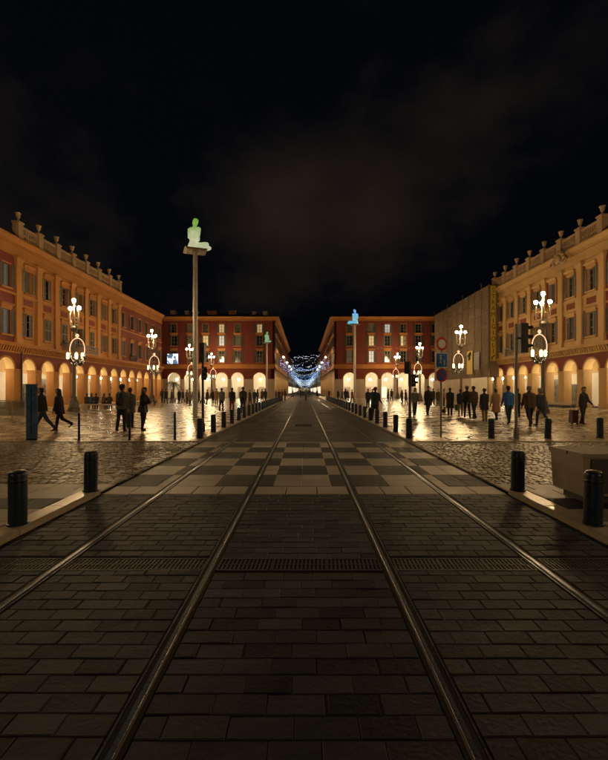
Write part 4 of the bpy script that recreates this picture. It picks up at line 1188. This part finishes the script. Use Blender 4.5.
# ------------------------------------------------------------------ figures: tapered limbs fused into one skin
def caps_mesh(caps, mats, voxel, sub_smooth=6, extra=None):
    """caps: (p0, r0, p1, r1, tag, flat) -> one continuous remeshed surface, faces tagged by nearest limb"""
    g = MB()
    for c in caps:
        p0, r0, p1, r1 = Vector(c[0]), c[1], Vector(c[2]), c[3]
        d = p1 - p0; L_ = max(d.length, 1e-4); u = d / L_
        path, rad = [], []
        for k in range(5):
            a = -PI / 2 + (PI / 2) * k / 4
            path.append(p0 + u * (r0 * math.sin(a))); rad.append(max(r0 * math.cos(a), .002))
        for k in range(1, 4):
            t_ = k / 4; path.append(p0.lerp(p1, t_)); rad.append(r0 + (r1 - r0) * t_)
        for k in range(5):
            a = (PI / 2) * k / 4
            if len(c) > 5 and c[5] and k: break
            path.append(p1 + u * (r1 * math.sin(a))); rad.append(max(r1 * math.cos(a), .002))
        g.tube(path, rad, 12)
    me = g.mesh('tmp', mats)
    o = bpy.data.objects.new('tmp', me)
    m_ = o.modifiers.new('r', 'REMESH'); m_.mode = 'VOXEL'; m_.voxel_size = voxel; m_.adaptivity = 0
    s_ = o.modifiers.new('s', 'SMOOTH'); s_.factor = .5; s_.iterations = sub_smooth
    out = bake(o)
    bpy.data.meshes.remove(me)
    n = len(out.polygons)
    if n:
        cen = np.empty(n * 3); out.polygons.foreach_get('center', cen); cen = cen.reshape(-1, 3)
        best = np.full(n, 1e9); idx = np.zeros(n, int)
        for c in caps:
            a = np.array(c[0], float); b = np.array(c[2], float); ab = b - a
            t_ = np.clip(((cen - a) @ ab) / max(ab @ ab, 1e-8), 0, 1)
            dist = np.linalg.norm(cen - (a + t_[:, None] * ab), axis=1) - (c[1] + (c[3] - c[1]) * t_)
            m2 = dist < best; best[m2] = dist[m2]; idx[m2] = c[4]
        out.materials.clear()
        for q in mats: out.materials.append(q)
        out.polygons.foreach_set('material_index', idx.tolist())
        out.polygons.foreach_set('use_smooth', [True] * n)
    return out

def hand_geo(g, w, d, side):
    """palm, four unequal bent fingers, thumb off the side of the palm; w wrist, d forearm direction"""
    w, d = Vector(w), Vector(d).normalized()
    s = d.cross(Vector((0, 1, 0)))
    s = s.normalized() if s.length > .1 else Vector((1, 0, 0))
    f = s.cross(d).normalized()
    g.tube([w - d * .01, w + d * .04, w + d * .085], [.024, .036, .034], 8)
    for k, L_ in enumerate((.07, .08, .075, .06)):
        b = w + d * .08 + s * (.027 - .018 * k)
        g.tube([b, b + d * L_ * .5 + f * .008, b + d * L_ * .85 + f * .03], [.0095, .009, .007], 6)
    b = w + d * .025 + s * .03
    g.tube([b, b + d * .03 + s * .025, b + d * .06 + s * .03 + f * .01], [.011, .010, .008], 6)

def person(label, x, y, face=0.0, h=1.70, coat='c_black', legs='trousers', hair='h_dark', coat_len=.82, stride=.0, knee=.15, arms=(0.1, 0.1), elbow=(.25, .25),
           pack=None, long_hair=False, hat=None, sit=False, vox=.021, group=None, z=.05, skirt=False, turn=0.0, hands=True, wide=1.0, scarf=None, ears=True):
    """face: heading in degrees, 0 looks at the camera (-Y), 90 to picture right, 180 away"""
    S = h / 1.72
    if arms == (0.1, 0.1) and stride: arms = (.08 - stride * .9, .08 + stride * .9)
    B, C, H = [], [], []
    # legs (local: forward is -Y)
    hipz = .90
    pts = {}
    low = 9
    for sg, st in ((-1, stride), (1, -stride)):
        hip = Vector((sg * .085, 0, hipz))
        if sit: a1, a2 = R(82), R(-4)
        else:
            a1 = st; a2 = st - (knee if st < 0 else knee * .25) - (0.05)
        kn = hip + Vector((sg * .01, -math.sin(a1), -math.cos(a1))) * .43
        an = kn + Vector((0, -math.sin(a2), -math.cos(a2))) * .41
        fa = 0 if a2 > -.35 else a2 * .8
        toe = an + Vector((sg * .025, -.15 * math.cos(fa), .15 * math.sin(fa) - .035))
        heel = an + Vector((0, .03, -.035))
        pts[sg] = (hip, kn, an, toe, heel)
        low = min(low, toe.z - .032, heel.z - .035)
    off = Vector((0, 0, -low)) if not sit else Vector((0, 0, -hipz + .54 - .0))
    for sg in (-1, 1):
        hip, kn, an, toe, heel = [p + off for p in pts[sg]]
        B += [(hip, .094 * wide, kn, .070, 1), (kn, .070, an, .055, 1), (heel, .038, toe, .034, 2), (an, .044, heel, .04, 2)]
    o_ = off
    up = Vector((0, 0, 1))
    lean = Vector((0, -.02 - abs(stride) * .06 - (.05 if sit else 0), 0))
    pel = Vector((0, 0, hipz + .04)) + o_
    chest = Vector((0, 0, 1.30)) + o_ + lean
    neck = Vector((0, 0, 1.46)) + o_ + lean * 1.2
    head = Vector((0, -.012, 1.598)) + o_ + lean * 1.5
    for sg in (-1, 1):
        B += [(pel + Vector((sg * .06, 0, 0)), .105, chest + Vector((sg * .055, 0, -.05)), .10, 1)]
        C += [(pel + Vector((sg * .062 * wide, .0, .02)), .122 * wide, chest + Vector((sg * .07, 0, -.02)), .122 * wide, 0)]
    B += [(chest, .1, neck, .058, 0), (neck, .058, head - up * .04, .056, 0)]
    C += [(chest + Vector((-.115, 0, .075)), .07, chest + Vector((.115, 0, .075)), .07, 0), (chest + up * .05, .115, neck + up * .02, .068, 0)]
    # head: skull, jaw, nose, ears
    tr = Matrix.Rotation(turn, 3, 'Z')
    hv = lambda a, b, c: head + tr @ Vector((a, b, c))
    B += [(hv(0, .014, .028), .098, hv(0, -.014, .026), .095, 0), (hv(0, -.02, -.03), .074, hv(0, -.045, -.075), .045, 0),
          (hv(0, -.10, .015), .010, hv(0, -.112, -.018), .016, 0)]
    for sg in (-1, 1): B.append((hv(sg * .092, .005, .015), .016, hv(sg * .09, .005, -.02), .012, 0))
    H += [(hv(0, .026, .04), .102, hv(0, -.012, .056), .090, 0), (hv(0, .045, .0), .088, hv(0, .05, -.03), .066, 0)]
    if long_hair: H += [(hv(0, .05, -.02), .085, hv(0, .085, -.22), .075, 0), (hv(-.06, .03, 0), .04, hv(-.075, .04, -.2), .04, 0), (hv(.06, .03, 0), .04, hv(.075, .04, -.2), .04, 0)]
    # arms
    wr = []
    for k, sg in enumerate((-1, 1)):
        sh = chest + Vector((sg * .168 * wide, 0, .06))
        a = arms[k]; e = elbow[k]
        el = sh + Vector((sg * .07, -math.sin(a), -math.cos(a))) * .29
        w_ = el + Vector((-sg * .04 - (.12 * sg if e > 1 else 0), -math.sin(a + e), -math.cos(a + e))) * .25
        B += [(sh, .048, el, .040, 0), (el, .038, w_, .026, 0)]
        C += [(sh, .068, el, .055, 0), (el, .055, w_ - (w_ - el) * .08, .044, 0)]
        wr.append((w_, w_ - el, sg))
    # coat skirt
    if not sit:
        zl = coat_len
        if zl < .9:
            fl = .135 + (.9 - zl) * .12
            for sg in (-1, 1): C += [(pel + Vector((sg * .06, 0, .02)), .122, Vector((sg * .062, 0, zl - .02)) + o_, fl * wide, 0, True)]
    else:
        C += [(pel + Vector((0, 0, 0)), .14, pel + Vector((0, -.12, -.02)), .12, 0)]
    body = caps_mesh(B, [M['skin'], M[legs], M['shoe']], vox)
    root = inst('person', body, None, (x, y, z))
    root.scale = (S, S, S); root.rotation_euler = (0, 0, R(face))
    tag(root, label, 'person', group)
    inst('coat', caps_mesh(C, [M[coat]], vox), root)
    inst('hair', caps_mesh(H, [M[hair]], vox), root)
    if hat:
        g = MB(); q = hv(0, .01, .07)
        g.ball(q, .112, 14, 8, (1, 1.05, .85)); build(g, 'hat', M[hat], root, smooth=True)
    if scarf:
        g = MB(); n_ = neck - up * .02
        g.tube([(n_.x + .085 * math.cos(a), n_.y + .08 * math.sin(a), n_.z) for a in [2 * PI * k / 12 for k in range(13)]], .038, 8, False)
        build(g, 'scarf', M[scarf], root, smooth=True)
    if hands:
        for w_, d_, sg in wr:
            g = MB(); hand_geo(g, w_, d_, sg); build(g, 'hand', M['skin'], root, smooth=True)
        g = MB()
        for sg in (-1, 1): g.ball(hv(sg * .034, -.091, .03), .011, 8, 6)
        build(g, 'eyes', M['black'], root, smooth=True)
        g = MB(); g.tube([hv(-.022, -.082, -.05), hv(0, -.090, -.052), hv(.022, -.082, -.05)], .005, 6); build(g, 'mouth', M['signred'], root)
    if pack:
        g = [(chest + Vector((-.05, .16, .06)), .085, chest + Vector((-.05, .16, -.26)), .095, 0), (chest + Vector((.05, .16, .06)), .085, chest + Vector((.05, .16, -.26)), .095, 0), (chest + Vector((0, .23, -.08)), .06, chest + Vector((0, .23, -.2)), .06, 0)]
        bp = inst('backpack', caps_mesh(g, [M[pack]], vox), None, (0, 0, 0)); bp.matrix_world = Matrix.Translation((x, y, z)) @ Matrix.Rotation(R(face), 4, 'Z') @ Matrix.Scale(S, 4)
        for sg in (-1, 1):
            build(MB().tube([chest + Vector((sg * .1, .14, .1)), chest + Vector((sg * .11, .02, .165)), chest + Vector((sg * .12, -.125, .05)), chest + Vector((sg * .12, -.12, -.12)), chest + Vector((sg * .13, .08, -.22))], .016, 6), 'strap', M[pack], bp)
        tag(bp, 'backpack worn by the ' + label.split(',')[0].split(' seen')[0].split(' walking')[0], 'backpack')
    root['wrists'] = ''
    del root['wrists']
    return root, [root.matrix_basis @ w_[0] if False else (Matrix.Translation((x, y, z)) @ Matrix.Rotation(R(face), 4, 'Z') @ Matrix.Scale(S, 4)) @ (w_[0] + w_[1].normalized() * .1) for w_ in wr]

def G(xp, yp): return px(xp, yp, .05)
# near left
x, y = G(43, 431.5); person('man in black jacket and jeans striding left beside the blue totem', x, y, -90, 1.78, 'c_black', 'jeans', coat_len=.86, stride=.52, knee=.2, arms=(.15, -.1))
x, y = G(60, 430.5); person('woman in black coat and leggings walking left, one heel raised', x, y, -90, 1.68, 'c_black', 'trousers', coat_len=.70, stride=.36, knee=.72, arms=(.2, .1), long_hair=True)
x, y = G(121.5, 431.5); person('man with dark cap seen from behind, standing near the slim post', x, y, 172, 1.80, 'c_grey', 'trousers', coat_len=.84, stride=.1, arms=(.1, .4), elbow=(.2, 1.1), pack='bag', hat='c_navy')
x, y = G(130, 428); person('companion in grey top standing half hidden behind the man with dark cap', x, y, 200, 1.70, 'c_grey', 'jeans', coat_len=.66, stride=.08, hair='h_brown')
x, y = G(143.5, 430.5); pr, w = person('woman in black coat holding a phone, turned to the right', x, y, 78, 1.70, 'c_black', 'trousers', coat_len=.74, stride=.05, arms=(.5, .55), elbow=(1.1, 1.15), long_hair=True)
ph = tag(inst('phone', MB().box(-.006, .006, -.037, .037, -.075, .075).mesh('phone', M['iron']), None, w[0] + Vector((.03, 0, .03)), R(-10)), 'phone with lit screen held by the woman in black coat', 'phone')
build(MB().box(-.0085, -.0062, -.033, .033, -.068, .068), 'screen', mat('phone_screen', (.5, .5, .5), .3, emit=((1, .75, .5), 2.0)), ph)
hb = thing('handbag', 'dark shoulder bag at the side of the woman holding a phone', 'bag', (x + .02, y - .22, .78))
build(MB().hex([(-.15, -.06, 0), (.15, -.06, 0), (.15, .06, 0), (-.15, .06, 0), (-.12, -.04, .24), (.12, -.04, .24), (.12, .04, .24), (-.12, .04, .24)]), 'body', M['bag'], hb)
build(MB().tube([(-.1, 0, .24), (-.05, .1, .62), (.05, .1, .62), (.1, 0, .24)], .012, 6), 'strap', M['bag'], hb)
# sitters
for k, (xp, c, f) in enumerate(((86.8, 'c_black', 8), (91, 'c_navy', -10), (96.3, 'c_black', 25), (103.5, 'c_brown', -15), (109.5, 'c_black', 12))):
    u = 35.15 / 420
    person(f'{ORD[k]} person from the left sitting on the pale stone bench before the arcades', (xp - 304.5) * u, 35.12, 180 + f, 1.68, c, 'trousers', sit=True, hands=False, vox=.028, hair=('h_dark', 'h_brown')[k % 2], group='people sitting on the stone bench', long_hair=k % 2 == 1, arms=(.5, .5), elbow=(.9, .9))
x, y = G(128.6, 409); person('person in brown jacket far behind the man with dark cap', x, y, 20, 1.72, 'c_brown', 'trousers', hands=False, vox=.028)
# right side, near
x, y = G(583, 424.5); pr, w = person('man in black coat pulling a dark suitcase towards the picture, arm held out', x, y, 20, 1.74, 'c_black', 'trousers', coat_len=.80, stride=.12, arms=(-.15, .35), elbow=(.1, .5))
t = thing('suitcase', 'dark red wheeled suitcase beside the man in black coat on the right', 'suitcase', (w[0].x - .28, w[0].y + .02, .05), R(15))
sc2 = build(MB().hex([(-.17, -.11, .08), (.17, -.11, .08), (.17, .11, .08), (-.17, .11, .08), (-.13, -.09, .68), (.21, -.09, .68), (.21, .11, .68), (-.13, .11, .68)]), 'shell', M['suitcase'], t)
for q in range(4): build(MB().hex([(-.13 + q * .08, -.125, .12), (-.10 + q * .08, -.125, .12), (-.10 + q * .08, -.10, .12), (-.13 + q * .08, -.10, .12), (-.095 + q * .08, -.105, .64), (-.065 + q * .08, -.105, .64), (-.065 + q * .08, -.08, .64), (-.095 + q * .08, -.08, .64)]), 'rib', M['suitcase'], sc2)
for sx_ in (-.16, .16): build(MB().tube([(sx_, -.05, .045), (sx_ + .03, -.05, .045)], .045, 12), 'wheel', M['black'], t); build(MB().tube([(sx_ * .6, .08, .66), (sx_ * .6 + .06, .05, .92)], .012, 6), 'handle_tube', M['greysteel'], t)
build(MB().tube([(-.05, .05, .92), (.17, .05, .92)], .018, 8), 'handle', M['black'], t)
x, y = G(541, 426); person('person in dark jacket walking away, right one of the pair behind the bollard', x, y, 190, 1.70, 'c_navy', 'jeans', coat_len=.84, stride=-.30, knee=.6, hair='h_grey', scarf='c_beige')
x, y = G(529.5, 427.5); person('stocky man in brown jacket walking away, left one of the pair', x, y, 170, 1.80, 'c_brown', 'trousers', coat_len=.82, stride=.32, knee=.6, wide=1.10, hair='h_grey')
x, y = G(508.5, 424); person('person in bright blue jacket seen from behind beside the traffic light pole', x, y, 175, 1.80, 'c_blue', 'jeans', coat_len=.84, stride=.26, wide=1.04, arms=(-.2, .4), hair='h_dark')
x, y = G(517.5, 417); person('person in black coat half hidden behind the traffic light pole', x, y, 185, 1.68, 'c_black', 'trousers', coat_len=.74, hands=False)
x, y = G(496, 420.5); person('person in long beige coat seen from behind', x, y, 185, 1.66, 'c_beige', 'trousers', coat_len=.46, stride=.2, hair='h_brown')
x, y = G(484.5, 421.5); person('person in black jacket with bare pale legs, left of the beige coat', x, y, 178, 1.68, 'c_black', 't_beige', coat_len=.62, stride=.05)
x, y = G(474, 418.8); person('tall man in dark brown jacket in the group of three on the right', x, y, 190, 1.82, 'c_brown', 'jeans', coat_len=.84, stride=.26)
x, y = G(467, 418); person('tall man in black in the middle of the group of three on the right', x, y, 170, 1.82, 'c_black', 'trousers', coat_len=.84, stride=-.26, hat='c_grey')
x, y = G(460.5, 416.5); pr, w = person('person in navy jacket carrying a pale shopping bag, group of three on the right', x, y, 160, 1.66, 'c_navy', 't_beige', coat_len=.80, stride=.22, scarf='t_red')
t = thing('shopping_bag', 'pale green shopping bag carried at the left of the group of three', 'bag', (w[1].x - .05, w[1].y - .1, w[1].z - .40))
build(MB().hex([(-.14, -.06, 0), (.14, -.06, 0), (.14, .06, 0), (-.14, .06, 0), (-.16, -.07, .34), (.16, -.07, .34), (.16, .07, .34), (-.16, .07, .34)]), 'body', mat('green_paper', (.12, .26, .2), .7), t)
build(MB().tube([(-.07, 0, .33), (-.05, 0, .45), (.05, 0, .45), (.07, 0, .33)], .008, 6), 'handle', M['white'], t)
x, y = G(450, 416); person('person in long black coat walking the small dog', x, y, 160, 1.74, 'c_black', 'trousers', coat_len=.50, stride=.24)
x, y = G(428, 415.5); person('man in long dark open coat walking towards the picture, left of the round signs', x, y, 8, 1.84, 'c_black', 'trousers', coat_len=.62, stride=.2, arms=(-.15, .2), wide=1.08)
x, y = G(414.8, 416); person('woman in grey jacket and jeans with a scarf, beside the man in long coat', x, y, 5, 1.72, 'c_grey', 'jeans', coat_len=.82, stride=.16, long_hair=True, scarf='white', hair='h_brown')
x, y = G(375, 421); person('man in dark jacket walking past the right bollard row', x, y, 150, 1.76, 'c_navy', 'trousers', coat_len=.82, stride=.14, wide=1.1, arms=(.3, .5), elbow=(.8, .9), hair='h_brown')
x, y = G(368, 409); person('person in black behind the man at the right bollard row, left one', x, y, 0, 1.7, 'c_black', 'trousers', hands=False, vox=.028)
x, y = G(372.5, 408); person('person in dark brown behind the man at the right bollard row, right one', x, y, 30, 1.7, 'c_brown', 'trousers', hands=False, vox=.028)
# left crowd, from near to far
x, y = G(243, 413.5); person('man in black jacket near the left bollard row walking away', x, y, 180, 1.80, 'c_black', 'jeans', coat_len=.82, stride=.16, pack='bag', wide=1.1)
x, y = G(232, 412); person('person in black jacket and rust red trousers by the left bollard row', x, y, 175, 1.76, 'c_black', 't_red', coat_len=.84, stride=.12, wide=1.08)
x, y = G(221.5, 411); person('person in grey-beige jacket left of the rust red trousers', x, y, 170, 1.76, 'c_grey', 'jeans', coat_len=.84, stride=.1, hair='h_brown', wide=1.1)
far = [(213, 404, 'c_black'), (207, 405, 'c_brown'), (203, 404, 'c_grey'), (194, 405, 'c_black'), (190, 406, 'c_beige'), (183, 403, 'c_black'), (179, 404, 'c_navy'), (171.5, 403, 'c_brown'), (166, 404, 'c_black'), (162, 403, 'c_black'),
       (250, 406, 'c_black'), (254.5, 405, 'c_navy'), (257.5, 404.5, 'c_black'), (262, 403, 'c_brown'), (265.5, 404, 'c_black'), (276, 401, 'c_black'), (279, 402, 'c_navy'), (282, 401.5, 't_red'), (285, 400.5, 'c_black'), (216.5, 405, 'c_beige'), (199, 404, 'c_black'), (187, 404, 'c_grey'),
       (338, 401, 'c_black'), (342, 402, 'c_grey'), (345.5, 403, 'c_black'), (348, 402, 'c_navy'), (352.3, 403, 't_red'), (329, 399, 'c_brown'), (388, 402, 'c_black'), (391.5, 401.5, 'c_navy'), (402, 404, 'c_black'), (406, 405, 'c_brown'), (438, 407, 'c_brown'), (444, 406, 'c_beige'), (433, 405, 'c_black')]
protos = []
FARLAB = ['by the far-left arches', 'in the crowd left of the bollards', 'by the left avenue corner', 'by the right avenue corner', 'before the far-right arches', 'before the scaffolding']
def far_where(xp):
    return 0 if xp < 190 else 1 if xp < 247 else 2 if xp < 300 else 3 if xp < 356 else 4 if xp < 425 else 5
CN = {'c_black': 'black', 'c_brown': 'brown', 'c_grey': 'grey', 'c_beige': 'beige', 'c_navy': 'navy', 't_red': 'red'}
seen = {}
for k, (xp, yp, c) in enumerate(far):
    x, y = G(xp, yp)
    w = far_where(xp)
    base = f'small figure in {CN[c]} {FARLAB[w]}'
    seen.setdefault(base, []).append((xp, x, y, c, k))
for base, lst in seen.items():
    lst.sort()
    for j, (xp, x, y, c, k) in enumerate(lst):
        lab = base if len(lst) == 1 else f'{ORD[j]} from the left, ' + base
        person(lab, x, y, (k * 67) % 360, 1.62 + .04 * (k % 5), c, ('trousers', 'jeans')[k % 2], hands=False, vox=.034, stride=.12 * (k % 3), hair=('h_dark', 'h_brown')[k % 2], long_hair=k % 3 == 0, coat_len=(.84, .6, .75)[k % 3], group='small figures of the far crowd')
# people far up the avenue: tiny, one prototype copied
pa, _ = person('tiny pedestrian far up the lit avenue', 0.2, 62, 10, 1.74, 'c_grey', 'jeans', hands=False, vox=.036, stride=.3, group='tiny pedestrians far up the avenue', z=0)
pbk, _ = person('tiny pedestrian far up the lit avenue', -.8, 90, 190, 1.7, 'c_black', 'trousers', hands=False, vox=.036, stride=.2, group='tiny pedestrians far up the avenue', z=0)
rr = random.Random(31)
for k in range(20):
    c = copy_tree((pa, pbk)[k % 2]); c.location = (rr.uniform(-2.9, 2.9), rr.uniform(88, 190), 0); c.rotation_euler = (0, 0, rr.uniform(0, 6.28))

# the small dog
t_caps = []
x, y = G(443.8, 415)
V3 = Vector
t_caps += [(V3((0, -.13, .25)), .075, V3((0, .12, .26)), .06, 0), (V3((0, -.14, .26)), .06, V3((0, -.24, .37)), .045, 0), (V3((0, -.25, .40)), .055, V3((0, -.29, .40)), .045, 0), (V3((0, -.30, .385)), .03, V3((0, -.36, .375)), .022, 0),
           (V3((0, .14, .28)), .02, V3((0, .24, .38)), .012, 0)]
for sg in (-1, 1):
    t_caps += [(V3((sg * .045, -.14, .22)), .032, V3((sg * .045, -.13, .11)), .02, 0), (V3((sg * .045, -.13, .11)), .02, V3((sg * .045, -.14, .02)), .017, 0), (V3((sg * .045, -.14, .018)), .016, V3((sg * .045, -.17, .016)), .015, 0),
               (V3((sg * .045, .11, .24)), .045, V3((sg * .05, .07, .15)), .028, 0), (V3((sg * .05, .07, .15)), .024, V3((sg * .05, .13, .08)), .016, 0), (V3((sg * .05, .13, .08)), .016, V3((sg * .05, .12, .018)), .014, 0), (V3((sg * .05, .12, .016)), .014, V3((sg * .05, .09, .016)), .014, 0),
               (V3((sg * .04, -.25, .44)), .02, V3((sg * .055, -.24, .49)), .008, 0)]
dog = inst('dog', caps_mesh(t_caps, [M['c_black']], .012), None, (x, y, .05), R(150)); dog.scale = (1.15,) * 3
tag(dog, 'small black dog on the plaza left of the person in long black coat', 'dog')
build(MB().tube([(.055 * math.cos(a), -.19 + .04 * math.sin(a), .325 + .035 * math.sin(a)) for a in [2 * PI * k / 10 for k in range(11)]], .009, 6, False), 'collar', M['signred'], dog)

# ------------------------------------------------------------------ seated figures glowing on poles
def glow_mat(name, c_top, c_mid, st):
    m = bpy.data.materials.new(name); m.use_nodes = True; nt = m.node_tree; b = nt.nodes['Principled BSDF']
    b.inputs['Base Color'].default_value = (.5, .5, .48, 1); b.inputs['Roughness'].default_value = .35
    tcx = nt.nodes.new('ShaderNodeTexCoord'); sp = nt.nodes.new('ShaderNodeSeparateXYZ'); ns = nt.nodes.new('ShaderNodeTexNoise'); ns.inputs['Scale'].default_value = 1.6
    md = nt.nodes.new('ShaderNodeMath'); md.operation = 'MULTIPLY_ADD'; md.inputs[1].default_value = .5
    rp = nt.nodes.new('ShaderNodeValToRGB')
    e = rp.color_ramp.elements
    e[0].position = .50; e[0].color = (*c_mid, 1); e[1].position = .88; e[1].color = (*c_top, 1)
    nt.links.new(tcx.outputs['Object'], sp.inputs[0]); nt.links.new(tcx.outputs['Object'], ns.inputs['Vector'])
    nt.links.new(sp.outputs['Z'], md.inputs[0]); nt.links.new(ns.outputs['Fac'], md.inputs[2])
    m2 = nt.nodes.new('ShaderNodeMath'); m2.operation = 'MULTIPLY'; m2.inputs[1].default_value = .72
    nt.links.new(md.outputs[0], m2.inputs[0]); nt.links.new(m2.outputs[0], rp.inputs[0]); nt.links.new(rp.outputs[0], b.inputs['Emission Color'])
    b.inputs['Emission Strength'].default_value = st
    return m
def statue(lab, x, y, zp, m, face, mirror=1, crouch=False):
    t = thing('pole_statue', lab, 'statue', (x, y, .05), 0, 'glowing figures on tall poles')
    build(MB().lathe([(.34, 0), (.34, .04), (.150, .06), (.148, 3), (.135, zp - .3), (.135, zp - .09)], 20), 'pole', M['pole'], t, smooth=True)
    build(MB().hex([(-.5, -.5, zp - .10), (.5, -.5, zp - .10), (.5, .5, zp - .10), (-.5, .5, zp - .10), (-.66, -.66, zp - .02), (.66, -.66, zp - .02), (.66, .66, zp - .02), (-.66, .66, zp - .02)]), 'platform', M['plate'], t, rz=R(20))
    s = mirror
    c = [(V3((-.10 * s, 0, .22)), .24, V3((-.06 * s, .0, .42)), .20, 0), (V3((-.06 * s, 0, .45)), .20, V3((-.05 * s, 0, .95)), .19, 0), (V3((-.2 * s, .03, 1.1)), .12, V3((.14 * s, -.03, 1.1)), .12, 0),
         (V3((-.04 * s, 0, 1.1)), .12, V3((-.02 * s, 0, 1.30)), .075, 0), (V3((-.01 * s, 0, 1.40)), .125, V3((.02 * s, -.02, 1.53)), .13, 0),
         (V3((-.26 * s, .0, 1.08)), .085, V3((-.25 * s, -.06, .66)), .075, 0), (V3((-.25 * s, -.06, .66)), .072, V3((.02 * s, -.2, .52)), .06, 0),
         (V3((.17 * s, -.02, 1.06)), .08, V3((.17 * s, -.12, .7)), .07, 0), (V3((.17 * s, -.12, .7)), .065, V3((.2 * s, -.2, .46)), .055, 0)]
    if not crouch:
        c += [(V3((.0, -.08, .2)), .17, V3((.52 * s, -.16, .26)), .13, 0), (V3((.52 * s, -.16, .24)), .12, V3((.22 * s, -.34, .1)), .08, 0), (V3((0, .1, .18)), .17, V3((.58 * s, .1, .17)), .12, 0), (V3((.58 * s, .1, .15)), .1, V3((.2 * s, .24, .09)), .08, 0)]
    else:
        c += [(V3((-.1, -.1, .2)), .17, V3((-.3, -.42, .2)), .13, 0), (V3((.1, -.1, .2)), .17, V3((.3, -.42, .2)), .13, 0), (V3((-.3, -.42, .16)), .1, V3((.1, -.5, .1)), .08, 0), (V3((.3, -.42, .16)), .1, V3((-.1, -.4, .1)), .08, 0)]
    f = inst('figure', caps_mesh(c, [m], .03), t, (0, 0, zp - .02), R(face)); f.scale = (1.34, 1.25, 1.17)
statue('white and green glowing seated figure on the tallest pole, left of the tramway', -6.55, 25.2, 9.98, glow_mat('glow_green_white', (.10, .36, .02), (.50, .56, .34), .74), 0)
statue('small pale green glowing seated figure on a pole before the left corner building', -6.6, 74, 9.95, glow_mat('glow_teal', (.03, .42, .20), (.12, .48, .28), .55), 30, crouch=True)
statue('bright cyan blue glowing seated figure on a pole before the right corner building', 6.4, 53.5, 9.98, glow_mat('glow_cyan', (.02, .26, .75), (.01, .38, .55), .95), 0, mirror=-1)

# ------------------------------------------------------------------ festive lights over the avenue, hill with town lights
rr = random.Random(77)
oct_v = [(1, 0, 0), (-1, 0, 0), (0, 1, 0), (0, -1, 0), (0, 0, 1), (0, 0, -1)]
oct_f = [(0, 2, 4), (2, 1, 4), (1, 3, 4), (3, 0, 4), (2, 0, 5), (1, 2, 5), (3, 1, 5), (0, 3, 5)]
for k in range(15):
    Y = 96 + k * 19 + (k % 3) * 2
    blue = k in (0, 3, 6)
    t = thing('light_garland', ('blue ' if blue else 'white ') + f'garland of lights, {ORD[k]} one strung across the avenue', 'garland', (0, Y, 0), 0, 'garlands of lights across the avenue')
    sag = 1.6 + 3.2 * ((k * 7) % 5) / 4; z0 = 8.2 + 2.2 * ((k * 3) % 4) / 3; n = 40; hw = 5.6
    cat = [(-hw + 2 * hw * q / n, 0, z0 - sag * (1 - (2 * q / n - 1) ** 2)) for q in range(n + 1)]
    build(MB().tube(cat, .02, 5), 'wire', M['iron'], t)
    V = []; F = []
    def bulb(p, r_):
        b = len(V); V.extend([(p[0] + r_ * v[0], p[1] + r_ * v[1], p[2] + r_ * v[2]) for v in oct_v]); F.extend([tuple(q + b for q in f) for f in oct_f])
    sz = .03 + .00014 * Y
    for q in range(n + 1):
        p = cat[q]; edge = abs(2 * q / n - 1)
        if rr.random() < .35 + .6 * edge: bulb((p[0], p[1] + rr.uniform(-.3, .3), p[2] + rr.gauss(0, .2)), sz * rr.uniform(.7, 1.25))
        for j in range(int(1 + 6 * edge * rr.random())):
            bulb((p[0] + rr.uniform(-.1, .1), rr.uniform(-.2, .2), p[2] - .3 - .55 * j), sz * rr.uniform(.5, 1))
    me = bpy.data.meshes.new('bulbs'); me.from_pydata(V, [], F); me.materials.append(M['bulb_b' if blue else 'bulb_w'])
    o = inst('bulbs', me, t); o['kind'] = 'stuff'
# hill
V = []; F = []
nx, ny = 80, 14
for j in range(ny + 1):
    for i in range(nx + 1):
        X = -900 + 1800 * i / nx; Y = 700 + 1500 * j / ny
        hgt = 118 * (math.sin(min(1, j / (ny * .8)) * PI / 2) ** 1.3) * (1 + .18 * math.sin(X / 170 + .5) + .10 * math.sin(X / 61 + j)) + (4 * math.sin(i * 2.1 + j * 1.7))
        V.append((X, Y, hgt - 3 if j else -3))
for j in range(ny):
    for i in range(nx):
        F.append((j * (nx + 1) + i, j * (nx + 1) + i + 1, (j + 1) * (nx + 1) + i + 1, (j + 1) * (nx + 1) + i))
me = bpy.data.meshes.new('hill'); me.from_pydata(V, [], F); me.materials.append(M['hill']); me.polygons.foreach_set('use_smooth', [True] * len(F))
hill = struct(inst('hill', me))
LV = []; LF = []
for k in range(5000):
    i = rr.randrange(nx); j = rr.randrange(1, ny - 3)
    a = Vector(V[j * (nx + 1) + i]); b = Vector(V[(j + 1) * (nx + 1) + i + 1])
    p = a.lerp(b, rr.random()); p.x = a.x + rr.random() * 22.5; p.z += 9
    s = rr.uniform(.25, .6)
    b0 = len(LV); LV += [(p.x + s * v[0], p.y + s * v[1], p.z + s * v[2]) for v in oct_v]; LF += [tuple(q + b0 for q in f) for f in oct_f]
me = bpy.data.meshes.new('town_lights'); me.from_pydata(LV, [], LF); me.materials.append(M['city'])
o = inst('town_lights', me); o['kind'] = 'stuff'; o['label'] = 'scattered town lights on the dark hillside'; o['category'] = 'lights'

if _tmp: bpy.data.scenes.remove(_tmp)
